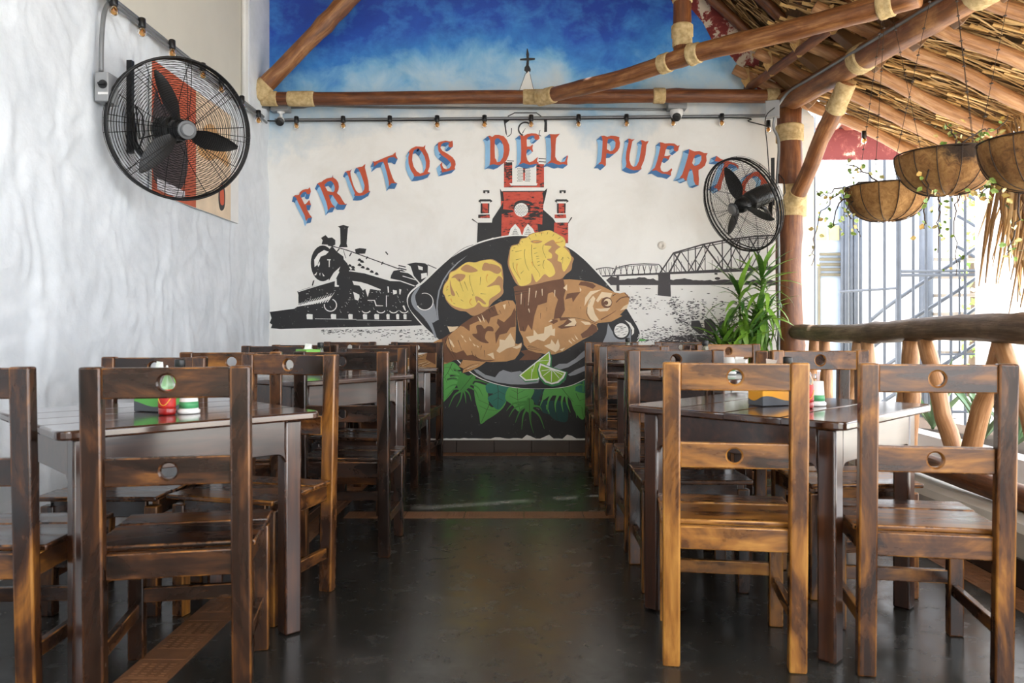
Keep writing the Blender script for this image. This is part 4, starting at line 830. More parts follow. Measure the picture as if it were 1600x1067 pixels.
def rounded(w_, h, r0, r1):
    """rectangle outline w x h centred, corner radii per side: r0 at -y corners, r1 at +y corners"""
    P = []
    for cx, cy, a0, r_ in ((w_ / 2, -h / 2, -90, r0), (w_ / 2, h / 2, 0, r1), (-w_ / 2, h / 2, 90, r1), (-w_ / 2, -h / 2, 180, r0)):
        if r_ <= 0: P.append((cx, cy)); continue
        ox, oy = cx - math.copysign(r_, cx), cy - math.copysign(r_, cy)
        for i in range(5): a = R(a0 + 90 * i / 4); P.append((ox + r_ * math.cos(a), oy + r_ * math.sin(a)))
    return P
def make_table(name, x, y, deg, S, HT, label):
    root = empty(name, (x, y, 0), R(deg), label, 'table', 'square dining tables turned cornerwise')
    def part(nm, me, mat): me.materials.append(mat); me.materials.append(TX); return obj(nm, me, root)
    k = 4; pw = S / k
    for i in range(k):
        me = prism('tabletop_plank', rounded(S, pw - 0.0022, 0.035 if i == 0 else 0, 0.035 if i == k - 1 else 0), HT - 0.028, HT, 0.007, 3)
        for v_ in me.vertices: v_.co.y += -S / 2 + pw * (i + 0.5)
        part('tabletop_plank', me, TX)
    e = S / 2 - 0.05; lg = 0.062
    for sx in (-1, 1):
        for sy in (-1, 1):
            part('leg', bevbox('leg', (sx * (e - lg / 2), sy * (e - lg / 2), (HT - 0.029) / 2), (lg, lg, HT - 0.029), 0.008), TZ)
    L = 2 * (e - lg); hz = HT - 0.029; rf = 0.03; dep = 0.115
    prof = [(-L / 2, hz), (-L / 2, hz - dep - rf)]
    for i in range(1, 7): a = R(90 * i / 6); prof.append((-L / 2 + rf - rf * math.cos(a), hz - dep - rf + rf * math.sin(a)))
    prof += [(-q, z) for q, z in reversed(prof[2:])] + [(L / 2, hz - dep - rf), (L / 2, hz)]
    for i in range(4):
        M4 = Matrix.Rotation(R(90 * i), 4, 'Z') @ Matrix.Translation((0, -(e - 0.002), 0)) @ Matrix.Rotation(R(90), 4, 'X')
        part('apron', prism('apron', prof, -0.024, 0.0, 0.003, 1, 0, M4), TA)
    return root
tables = [make_table('dining_table', -1.281, 2.752, 44, 0.812, 0.768, 'square wooden table with green napkin box and red sauce bottle by the plaster wall'),
    make_table('dining_table', -1.18, 4.355, 53, 0.81, 0.80, 'square wooden table between two others along the plaster wall'),
    make_table('dining_table', -1.20, 5.86, 45, 0.80, 0.768, 'square wooden table by the painted locomotive end of the plaster wall'),
    make_table('dining_table', 0.958, 2.985, 46, 0.83, 0.768, 'square wooden table with yellow napkin box beside the log railing'),
    make_table('dining_table', 1.007, 4.32, 39, 0.82, 0.812, 'square wooden table between two others along the log railing'),
    make_table('dining_table', 1.0, 5.9, 45, 0.81, 0.81, 'square wooden table by the potted plant and corner log post')]

# ---------------------------------------------------------------- things on the tables
def label_mat(name, base, low, band=0.2, wave=0.07):
    """printed box: plain upper colour, dark wave along the foot (object z runs 0..1 of its height)"""
    t = NT(name); c = t.coord('Generated'); sp = t.node('ShaderNodeSeparateXYZ'); t.link(c, sp.inputs[0])
    wv = t.math('MULTIPLY', t.math('SINE', t.math('MULTIPLY', t.math('ADD', sp.outputs[0], sp.outputs[1]), 4.2)), wave)
    f = t.math('GREATER_THAN', t.math('ADD', sp.outputs[2], wv), band)
    t.color(t.mix(f, low, base)); t.set(0.4); return t.m
def napkin_box(x, y, z, rz, base, nm, lab):
    e = empty('napkin_box', (x, y, z), rz, lab, 'napkin box')
    me = bevbox('carton', (0, 0, 0.07), (0.085, 0.14, 0.14), 0.003, 1, 0); me.materials.append(label_mat(nm, base, srgb(78, 82, 88))); obj('carton', me, e)
    m = MB(); m.box((0, 0, 0.1415), (0.05, 0.012, 0.003)); m.add([(-0.022, 0, 0.14), (0.022, 0, 0.14), (0.028, 0.008, 0.168), (-0.018, -0.006, 0.172)], [(0, 1, 2, 3)]); m.build('napkin', WHITEP, e); return e
RED = simple('red_sauce', srgb(150, 22, 20), 0.25, var=0.1, coat=0.5); REDL = simple('red_label', srgb(190, 40, 34), 0.4, var=0.3, nscale=60); YELL = simple('yellow_print', srgb(226, 190, 60), 0.4)
GREENP = simple('green_print', srgb(70, 150, 96), 0.4, var=0.2, nscale=40); OILY = glassy('tinted_glass', srgb(206, 210, 190)); SALT = simple('pale_powder', srgb(206, 150, 130), 0.8)
def squeeze_bottle(x, y, z, lab, grp='red sauce bottles'):
    e = empty('sauce_bottle', (x, y, z), 0, lab, 'bottle', grp)
    m = MB(); m.lathe([(0.026, 0), (0.028, 0.006), (0.028, 0.018), (0.026, 0.024)], 20); m.build('base', RED, e, smooth=True)
    m = MB(); m.lathe([(0.0268, 0.022), (0.0275, 0.03), (0.0275, 0.078), (0.0268, 0.084)], 20); b_ = m.build('bottle_label', REDL, e, smooth=True)
    m = MB(); m.tube([(0.028 * math.cos(R(a)) * 1.0, -0.0283 * abs(math.sin(R(a))) - 0.0002, 0.054 + 0.022 * math.sin(R(2 * a + 90) / 1.0)) for a in range(30, 151, 10)], 0.0012, 5); m.build('printed_ring', YELL, b_)
    m = MB(); m.lathe([(0.026, 0.082), (0.026, 0.1), (0.016, 0.128), (0.011, 0.134)], 20); m.build('shoulder', CLEAR, e, smooth=True)
    m = MB(); m.lathe([(0.013, 0.132), (0.013, 0.142), (0.005, 0.148), (0.003, 0.162), (0.0, 0.163)], 14); m.build('nozzle', WHITEP, e, smooth=True); return e
def shaker(x, y, z, lab, grp='black-capped shaker bottles', s=1.0):
    e = empty('shaker_bottle', (x, y, z), 0, lab, 'bottle', grp); e.scale = (s, s, s)
    m = MB(); m.lathe([(0.02, 0), (0.021, 0.004), (0.021, 0.12), (0.016, 0.14), (0.014, 0.15), (0.013, 0.15), (0.015, 0.139), (0.019, 0.119), (0.019, 0.006), (0.0, 0.005)], 18); m.build('glass', OILY, e, smooth=True)
    m = MB(); m.lathe([(0.018, 0.007), (0.018, 0.07), (0.0, 0.07)], 16); m.build('seasoning', SALT, e, smooth=True)
    m = MB(); m.lathe([(0.017, 0.148), (0.018, 0.15), (0.018, 0.172), (0.016, 0.176), (0.0, 0.176)], 18); m.build('cap', BLACKP, e, smooth=True); return e
def tub(x, y, z, lab, sticks=False):
    e = empty('seasoning_tub', (x, y, z), 0, lab, 'tub', 'white tubs on the tables')
    m = MB(); m.lathe([(0.034, 0.0), (0.036, 0.004), (0.036, 0.012), (0.031, 0.014), (0.026, 0.09), (0.0, 0.09)], 22); m.build('body', WHITEP, e, smooth=True)
    m = MB(); m.lathe([(0.0312, 0.018), (0.0298, 0.04)], 22); m.build('green_band', GREENP, e, smooth=True)
    if sticks:
        for i in range(6): m = MB(); m.tube([(0.006 * (i - 2.5), 0.004 * (i % 3), 0.085), (0.008 * (i - 2.5), 0.006 * (i % 3), 0.125)], 0.0018, 5); m.build('toothpick', LOGP, e)
    return e
napkin_box(-1.272, 2.74, 0.769, R(74), srgb(96, 176, 84), 'green_carton', 'green napkin box with grey wave beside a red sauce bottle')
squeeze_bottle(-1.19, 2.62, 0.769, 'red sauce bottle in front of the green napkin box'); shaker(-1.233, 2.815, 0.769, 'black-capped glass shaker behind the green napkin box')
tub(-1.135, 2.66, 0.769, 'white seasoning tub with green band beside the green napkin box')
napkin_box(0.912, 2.95, 0.769, R(-68), srgb(226, 158, 42), 'yellow_carton', 'yellow napkin box with grey wave beside a red sauce bottle')
squeeze_bottle(1.005, 2.84, 0.769, 'red sauce bottle in front of the yellow napkin box'); shaker(1.01, 3.05, 0.769, 'black-capped glass shaker behind the yellow napkin box')
tub(1.075, 2.93, 0.769, 'white tub of toothpicks beside the yellow napkin box', True)
napkin_box(-1.22, 4.42, 0.801, R(40), srgb(120, 190, 70), 'lime_carton', 'bright green napkin box on the middle plaster-wall table')
shaker(-1.17, 4.50, 0.801, 'black-capped glass shaker on the middle plaster-wall table'); tub(-1.08, 4.33, 0.801, 'white seasoning tub on the middle plaster-wall table')
shaker(1.02, 4.50, 0.813, 'black-capped glass shaker on the middle railing table'); napkin_box(1.19, 4.42, 0.813, R(-20), srgb(226, 226, 222), 'white_carton', 'white napkin box on the middle railing table').scale = (1, 1, 0.5); tub(1.08, 4.2, 0.813, 'white seasoning tub on the middle railing table')
shaker(0.765, 5.95, 0.811, 'black-capped glass shaker on the table by the potted plant')
shaker(-1.0, 5.85, 0.769, 'black-capped glass shaker on the table by the painted locomotive'); tub(-1.08, 5.78, 0.769, 'white seasoning tub on the table by the painted locomotive')
# ================================================================ log frame and thatched roof
def crooked(p0, p1, r0, r1, seed, wob=0.012, knots=3, n=14, k=None, bow=None):
    """path and radii of a natural pole"""
    rd = random.Random(seed); p0, p1 = Vector(p0), Vector(p1); L = (p1 - p0).length; k = k or max(8, int(L / 0.09))
    d = (p1 - p0).normalized(); u = d.cross(Vector((0, 0, 1)) if abs(d.z) < 0.9 else Vector((1, 0, 0))).normalized(); w_ = d.cross(u)
    ph = [rd.uniform(0, 6.28) for _ in range(4)]; kn = [(rd.uniform(0.1, 0.9), rd.uniform(0.06, 0.16)) for _ in range(knots)]
    P, Rr = [], []
    for i in range(k + 1):
        t = i / k; e = math.sin(math.pi * t)
        off = u * (wob * (math.sin(3 * t * 3 + ph[0]) + 0.5 * math.sin(t * 17 + ph[1])) * e) + w_ * (wob * (math.sin(3 * t * 2.4 + ph[2]) + 0.5 * math.sin(t * 13 + ph[3])) * e)
        if bow: off += Vector(bow) * e
        r_ = r0 + (r1 - r0) * t
        for a, b_ in kn: r_ *= 1 + b_ * math.exp(-((t - a) * L / 0.05) ** 2)
        P.append(p0 + d * (L * t) + off); Rr.append(r_ * (1 + rd.uniform(-0.015, 0.015)))
    return P, Rr
def at_path(P, t): 
    x = t * (len(P) - 1); i = min(int(x), len(P) - 2); return P[i].lerp(P[i + 1], x - i)
def log(name, p0, p1, r0, r1, mat, seed, label, cat='beam', group=None, wraps=(), n=14, **kw):
    """log as a thing; wraps = [(t0, t1)] rope bindings as parts"""
    P, Rr = crooked(p0, p1, r0, r1, seed, n=n, **kw); base = P[0].copy()
    e = empty(name, base, 0, label, cat, group)
    m = MB(); m.tube([p - base for p in P], Rr, n); me = m.mesh(name + '_trunk', True); grain(me, P, n); obj('trunk', me, e, mats=mat)
    for t0, t1 in wraps: wrap(e, base, P, Rr, t0, t1)
    return e, P, Rr
def grain(me, P, n):
    at_ = me.attributes.new('grain', 'FLOAT_VECTOR', 'POINT'); q = []; s_ = 0.0
    for i in range(len(P)):
        if i: s_ += (P[i] - P[i - 1]).length
        for j in range(n): a = 2 * math.pi * j / n; q += [0.08 * math.cos(a), 0.08 * math.sin(a), s_]
    at_.data.foreach_set('vector', q)
def wrap(e, base, P, Rr, t0, t1, grow=1.12):
    L = sum((P[i + 1] - P[i]).length for i in range(len(P) - 1)); k = max(3, int((t1 - t0) * L / 0.008)); pts, rs = [], []
    for i in range(k + 1):
        t = t0 + (t1 - t0) * i / k; pts.append(at_path(P, t) - base); ri = Rr[min(int(t * (len(Rr) - 1)), len(Rr) - 1)]
        rs.append(ri * (grow + (0.025 if i % 2 else 0.0)) if 0 < i < k else ri * 1.0)
    m = MB(); m.tube(pts, rs, 16); m.build('rope_binding', ROPE, e, smooth=True)
def binding(name, pts, rs, label, grp='sisal rope bindings'):
    """rope binding around a joint of two logs, a thing of its own"""
    b0 = Vector(pts[0]); m = MB(); K = len(pts); q, r_ = [], []
    for i in range(K - 1):
        s_ = max(2, int((Vector(pts[i + 1]) - Vector(pts[i])).length / 0.008))
        for j in range(s_):
            t = j / s_; q.append(Vector(pts[i]).lerp(Vector(pts[i + 1]), t) - b0); r_.append((rs[i] + (rs[i + 1] - rs[i]) * t) * (1.0 + (0.02 if len(q) % 2 else 0)))
    q.append(Vector(pts[-1]) - b0); r_.append(rs[-1]); m.tube(q, r_, 16)
    o = m.build(name, ROPE, None, b0, smooth=True); return tag(o, label, 'rope', grp)
YB = 6.56
# tie beam across the mural
log('tie_beam', at(386, 154, YB), at(1262, 150, YB), 0.055, 0.056, LOGD, 2, 'dark varnished log tie beam spanning the mural wall', wraps=[(0.025, 0.055), (0.073, 0.121), (0.492, 0.536), (0.724, 0.746), (0.925, 0.948)], wob=0.012, n=16)
log('roof_strut', at(398, 150, 6.50), at(556, -12, 6.50), 0.066, 0.070, LOG, 5, 'slanting log strut rising from the plaster wall corner', wob=0.006, wraps=[(0.0, 0.12)])
YA = 6.47
pb0, pb1 = at(842, 154, YA), at(1436, -7, 4.42)
_, PBR, RBR = log('brace_log', pb0, pb1, 0.058, 0.066, LOG, 8, 'long log brace running from tie beam middle to eave beam', wob=0.012, knots=4, wraps=[(0.0, 0.06), (0.405, 0.435), (0.49, 0.52), (0.925, 0.955)])
pk = at_path(PBR, 0.47); log('king_post', (pk.x, pk.y, pk.z + 0.05), (pk.x, pk.y, pk.z + 1.15), 0.062, 0.062, LOGD, 9, 'short upright dark log standing on the long brace', 'post', wob=0.003, wraps=[(0.02, 0.16), (0.30, 0.44)])
# corner post, eave beam and knee brace
PP = at(1236, 545, 6.5)
_, PPO, RPO = log('corner_post', (PP.x, PP.y, 0), (PP.x - 0.015, PP.y, 2.86), 0.105, 0.098, LOGD, 12, 'thick reddish log post at the end of the mural wall', 'post', wob=0.008, wraps=[(0.905, 0.955)], n=20)
BE = at(1229, 160, 6.52); BN = at(1492, 8, 4.54); dB = (BN - BE).normalized()
BF = BE + dB * 9.2; BF.z = BE.z + (BN.z - BE.z) * 9.2 / (BN - BE).length
_, PEB, REB = log('eave_beam', BE, BF, 0.088, 0.105, LOG, 14, 'thick log eave beam above the railing with a conduit along it', wob=0.008, knots=5, wraps=[(0.112, 0.124), (0.236, 0.25)], n=20)
kb0 = at(1240, 318, 6.44); kb1 = at(1324, 128, 5.70)
_, PKB, RKB = log('knee_brace', kb0, kb1, 0.062, 0.06, LOG, 17, 'pale leaning knee brace between corner post and eave beam', 'post', wob=0.006, wraps=[(0.0, 0.10), (0.78, 1.0)], n=14)
binding('rope_binding', [(PP.x, PP.y - 0.005, 1.98), (PP.x, PP.y - 0.005, 2.23)], [0.118, 0.12], 'sisal rope binding around the corner post below the knee brace')
# ---- lean-to roof over the railing: rafters, purlin, thatch
def XB(y): return BE.x + (BE.y - y) * (-(BN.x - BE.x) / (BN.y - BE.y)) if False else BE.x + (y - BE.y) * (BN.x - BE.x) / (BN.y - BE.y)
SL, EAV = 0.465, 3.55
def lean_z(x, y): return 3.04 - SL * (x - XB(y))
rd = random.Random(21)
RY = [6.6, 6.2, 5.77, 5.32, 4.96, 4.55, 4.13, 3.7, 3.28, 2.85, 2.4, 1.95, 1.5, 1.0, 0.5]
for i, y in enumerate(RY):
    xi = XB(y) - 0.40; xo = EAV + rd.uniform(-0.05, 0.04)
    log('rafter_pole', (xi, y, lean_z(xi, y)), (xo, y + rd.uniform(-0.03, 0.03), lean_z(xo, y)), 0.042, 0.05, LOGP, 40 + i, 'round pale rafter pole under the lean-to thatch, %s from the mural wall' % ORD[i], 'rafter', 'lean-to rafter poles', wob=0.014, knots=3, n=12)
log('purlin_pole', (XB(6.6) - 0.27, 6.66, lean_z(XB(6.6) - 0.27, 6.6) - 0.085), (XB(2) - 0.27, 2.0, lean_z(XB(2) - 0.27, 2.0) - 0.085), 0.036, 0.036, LOGD, 70, 'thin dark purlin pole tied under the rafter tops', 'beam', wob=0.008)
STRAW_TIE = simple('palm_leaf_tie', srgb(196, 160, 104), 0.7, var=0.2, nscale=20)
for i, y in enumerate(RY[:7]):
    x = XB(y) - 0.27; z = lean_z(x, y); m = MB()
    for q in range(7):
        a = rd.uniform(-0.5, 0.5); dx = 0.03 * (q - 3) / 3
        m.tube([(-0.055 + dx * 0.3, dx, 0.05), (-0.03, dx * 1.2 + 0.02, -0.03), (0.0, dx * 0.4, -0.125), (0.03, dx * 1.2 - 0.02, -0.03), (0.055, dx, 0.05)], 0.006, 4)
    tag(m.build('palm_leaf_tie', STRAW_TIE, None, (x, y, z), (0, 0, R(40))), 'strip of palm leaf tying the %s rafter from the mural wall to the purlin' % ORD[i], 'tie', 'palm leaf ties')
# square stubs of the main roof resting on the eave beam
STUB = logmat('sawn_timber', [(0.34, srgb(84, 58, 36)), (0.5, srgb(120, 86, 54)), (0.66, srgb(158, 120, 80))])
for i, y in enumerate([6.45, 6.02, 5.55, 5.12, 4.74, 4.35, 3.95, 3.5]):
    x = XB(y); me = bevbox('rafter_stub', (0, 0, 0), (0.42, 0.10, 0.09), 0.006, 1, 0); me.materials.append(STUB)
    o = obj('rafter_stub', me, None, (x + 0.03, y, 2.906 + 0.125), (0, R(40), 0)); tag(o, 'square sawn rafter end on the eave beam, %s from the mural wall' % ORD[i], 'rafter', 'sawn rafter ends')
# steep inner slope: poles
SS = 0.95
def steep_z(x): return 3.30 + SS * (2.1 - x)
for i, y in enumerate([6.62, 6.06, 5.68, 5.25, 4.85, 4.45, 4.0, 3.5, 3.0, 2.5, 2.0, 1.5]):
    log('roof_pole', (2.22, y, steep_z(2.22)), (0.15, y, steep_z(0.15)), 0.042, 0.04, LOGD, 90 + i, 'dark roof pole on the steep inner slope, %s from the mural wall' % ORD[i], 'rafter', 'steep roof poles', wob=0.012, n=10)
def thatch_mat():
    t = NT('dry_palm_thatch'); c = t.coord(); at_ = t.node('ShaderNodeAttribute'); at_.attribute_name = 'tint'
    n = t.noise(t.mapping(c, (3, 3, 3)), 9, 5, 0.6)
    s = t.math('ADD', t.math('MULTIPLY', at_.outputs['Fac'], 0.75), t.math('MULTIPLY', n, 0.25))
    t.color(t.ramp(s, [(0.1, srgb(104, 74, 40)), (0.4, srgb(172, 132, 80)), (0.65, srgb(210, 172, 114)), (0.95, srgb(236, 206, 154))])); t.set(0.6); return t.m
THATCH = thatch_mat(); THD = simple('thatch_backing', srgb(92, 66, 38), 0.9, var=0.3, nscale=20)
def straw(m, tints, p, d, side, nrm, L, w_, bend, rdm):
    """one folded leaf blade: 3 segments, V section"""
    V = []; K = 4; tint = rdm.random()
    for i in range(K):
        t = i / (K - 1); c_ = p + d * (L * t) + nrm * (bend * t * t) + side * (0.03 * math.sin(3 * t) * (tint - 0.5)); ww = w_ * (1 - 0.75 * t * t)
        V += [c_ - side * ww / 2, c_ + nrm * (w_ * 0.22), c_ + side * ww / 2]
    m.add(V, [f_ for i in range(K - 1) for f_ in ((3 * i, 3 * i + 1, 3 * i + 4, 3 * i + 3), (3 * i + 1, 3 * i + 2, 3 * i + 5, 3 * i + 4))]); tints += [tint] * (3 * K)
def finish(m, tints, name, parent, mat, kind='stuff'):
    me = m.mesh(name); at_ = me.attributes.new('tint', 'FLOAT', 'POINT'); at_.data.foreach_set('value', tints)
    o = obj(name, me, parent, mats=mat); o['kind'] = kind; return o
def thatch_slope(name, label, x0, x1, zf, y0, y1, count, seed, dy_bias):
    """a slope of overlapping fronds: slab above, blades below, stalk butts as parts"""
    e = empty(name, (x0, y0, zf(x0, y0)), 0, label, 'roof'); base = e.location
    rdm = random.Random(seed); s = MB(); V = []
    ys_ = [y0 + (y1 - y0) * i / 16 for i in range(17)]
    for y in ys_: V += [Vector((x0, y, zf(x0, y) + 0.13)) - base, Vector((x1, y, zf(x1, y) + 0.13)) - base, Vector((x1, y, zf(x1, y) + 0.32)) - base, Vector((x0, y, zf(x0, y) + 0.32)) - base]
    s.add(V, [(4 * i + j, 4 * i + (j + 1) % 4, 4 * (i + 1) + (j + 1) % 4, 4 * (i + 1) + j) for i in range(16) for j in range(4)] + [(3, 2, 1, 0), tuple(64 + j for j in range(4))])
    me = s.mesh('thatch_layer'); clean(me); obj('thatch_layer', me, e, mats=THD)
    m = MB(); tints = []; stalks = []
    # fronds: each a stalk butt and a fan of blades sweeping down the slope
    L = abs(x1 - x0); sg = 1 if x1 > x0 else -1; rows = int(L / 0.30) + 1
    for rI in range(rows):
        ny = int((y1 - y0) / 0.085)
        for q in range(ny):
            y = y0 + (q + rdm.uniform(0, 1)) * (y1 - y0) / ny; x = x0 + sg * (rI * 0.30 + rdm.uniform(-0.08, 0.1)) - sg * 0.12
            z = zf(x, y) + 0.075 + rdm.uniform(-0.012, 0.03); slope = (zf(x + sg * 0.1, y) - zf(x, y)) / 0.1
            dd = Vector((sg, dy_bias + rdm.uniform(-0.12, 0.12), slope)).normalized(); nrm = Vector((-dd.z * sg, 0, abs(dd.x))).normalized(); side = dd.cross(nrm).normalized()
            p = Vector((x, y, z)) - base
            if y > 2.6: stalks.append((p - nrm * 0.02, dd, side, nrm, rdm.uniform(0.09, 0.2), abs((y - 5.0))))
            for b_ in range(count):
                a = (b_ - (count - 1) / 2) / max(1, count - 1) * 0.55 + rdm.uniform(-0.05, 0.05)
                d2 = (dd * math.cos(a) + side * math.sin(a)).normalized()
                straw(m, tints, p + d2 * 0.05 + nrm * rdm.uniform(-0.012, 0.02), d2, d2.cross(nrm).normalized(), nrm, rdm.uniform(0.3, 0.52), rdm.uniform(0.012, 0.026), rdm.uniform(-0.035, 0.03), rdm)
    finish(m, tints, 'palm_blades', e, THATCH)
    return e, stalks
STALK = simple('palm_stalk', srgb(220, 180, 116), 0.6, var=0.12, nscale=10)
sk = MB(); sk.add([(0, -0.016, -0.006), (0, 0.016, -0.006), (0, 0.012, 0.006), (0, -0.012, 0.006), (1, -0.007, -0.003), (1, 0.007, -0.003), (1, 0.005, 0.004), (1, -0.005, 0.004)], [(0, 1, 2, 3), (4, 7, 6, 5), (0, 4, 5, 1), (1, 5, 6, 2), (2, 6, 7, 3), (3, 7, 4, 0)])
SKM = sk.mesh('frond_stalk'); SKM.materials.append(STALK)
def add_stalks(e, stalks, n):
    stalks.sort(key=lambda s: s[5])
    for p, dd, side, nrm, L, _ in stalks[:n]:
        M3 = Matrix((dd, side, nrm)).transposed().to_4x4(); o = obj('frond_stalk', SKM, e); o.matrix_local = Matrix.Translation(p) @ M3 @ Matrix.Diagonal((L, 1, 1, 1))
e1, st1 = thatch_slope('thatch_lean_to', 'dry palm thatch of the low lean-to roof over the railing', 1.98, 3.62, lambda x, y: lean_z(x, y), 0.3, 6.72, 7, 31, -0.28); add_stalks(e1, st1, 290)
e2, st2 = thatch_slope('thatch_steep', 'dry palm thatch of the steep inner roof slope', 0.1, 2.3, lambda x, y: steep_z(x), 0.3, 6.72, 6, 33, -0.1); add_stalks(e2, st2, 180)
# hanging fringe along the eave
m = MB(); tints = []; rdm = random.Random(77)
for i in range(700):
    y = rdm.uniform(2.5, 6.7); x = 3.5 + rdm.uniform(-0.06, 0.14); z = lean_z(x, y) + 0.05
    dd = Vector((rdm.uniform(0.05, 0.6), rdm.uniform(-0.25, 0.25), -1)).normalized(); side = dd.cross(Vector((0, 1, 0.1))).normalized()
    straw(m, tints, Vector((x, y, z)), dd, dd.cross(side).normalized(), side, rdm.uniform(0.12, 0.34), rdm.uniform(0.014, 0.03), rdm.uniform(-0.05, 0.05), rdm)
o = finish(m, tints, 'thatch_fringe', None, THATCH); tag(o, 'ragged palm fringe hanging from the lean-to eave', 'thatch')
m = MB(); tints = []
hang = Vector((3.12, 4.95, 2.12)); 
for i in range(190):
    p = hang + Vector((rdm.uniform(-0.04, 0.24), rdm.uniform(-0.3, 0.3), rdm.uniform(-0.1, 0.12)))
    dd = Vector((rdm.uniform(-0.26, 0.3), rdm.uniform(-0.2, 0.2), -1)).normalized(); side = dd.cross(Vector((0.3, 1, 0.1))).normalized()
    straw(m, tints, p - hang, dd, side, dd.cross(side).normalized(), rdm.uniform(0.3, 0.95), rdm.uniform(0.014, 0.03), rdm.uniform(-0.12, 0.12), rdm)
o = finish(m, tints, 'dead_palm_frond', None, THATCH); o.location = hang; tag(o, 'bundle of dead palm leaves drooping below the lean-to eave', 'palm frond')
# unseen ridge and far slope, added to shut out light from above
m = MB(); m.add([(0.15, -3.2, 5.25), (0.15, 7.0, 5.25), (-2.6, 7.0, 4.55), (-2.6, -3.2, 4.55), (0.15, -3.2, 5.42), (0.15, 7.0, 5.42), (-2.6, 7.0, 4.72), (-2.6, -3.2, 4.72)], [(0, 1, 2, 3), (7, 6, 5, 4), (0, 4, 5, 1), (1, 5, 6, 2), (2, 6, 7, 3), (3, 7, 4, 0)])
tag(m.build('ceiling_light_block', simple('light_block_boards', srgb(170, 140, 100), 0.8)), kind='structure')

# ================================================================ log railing
RX = 2.19
def ry(px): return RX * F / (px - CX)
yr0, yr1 = 6.46, 1.2
P, Rr = crooked((RX, yr0, 1.03), (RX, yr1, 1.045), 0.062, 0.07, 51, wob=0.016, knots=7, k=60)
e = empty('handrail', P[0], 0, 'crooked bark-covered log handrail joining the corner post', 'railing'); m = MB(); m.tube([p - P[0] for p in P], Rr, 16, jit=0.04, rnd=random.Random(2)); me = m.mesh('handrail_trunk', True); grain(me, P, 16); obj('trunk', me, e, mats=BARK)
log('lower_rail_log', (RX, yr0, 0.315), (RX, yr1, 0.31), 0.055, 0.06, LOGD, 53, 'dark log along the kerb under the railing', 'railing', wob=0.008)
bal = [(1268, -0.16, 0.10, 6.2), (1286, 0.0, -0.10, 0), (1338, -0.10, 0.2, 0), (1354, 0.06, -0.12, 0), (1411, -0.26, 0.0, 0), (1424, 0.02, 0.03, 0), (1446, 0.1, -0.36, 0), (1556, -0.10, 0.28, 0), (1568, 0.12, -0.42, 0)]
bi = 0
for px, top, bot, _ in bal:
    yc = min(ry(px), 6.3); bi += 1
    log('baluster_pole', (RX + 0.0, yc + bot * 0.9, 0.36), (RX + 0.01, yc + top * 0.25, 0.985), 0.044, 0.04, LOGP, 60 + bi, 'pale round pole leaning under the handrail, %s from the corner post' % ORD[bi - 1], 'baluster', 'leaning railing poles', wob=0.006, n=12)
for i, y in enumerate((2.75, 2.4, 1.9)): log('baluster_pole', (RX, y + 0.25 * (-1) ** i, 0.36), (RX + 0.01, y, 0.985), 0.044, 0.04, LOGP, 80 + i, 'pale round pole leaning under the handrail, %s from the corner post' % ORD[9 + i], 'baluster', 'leaning railing poles', wob=0.006, n=12)
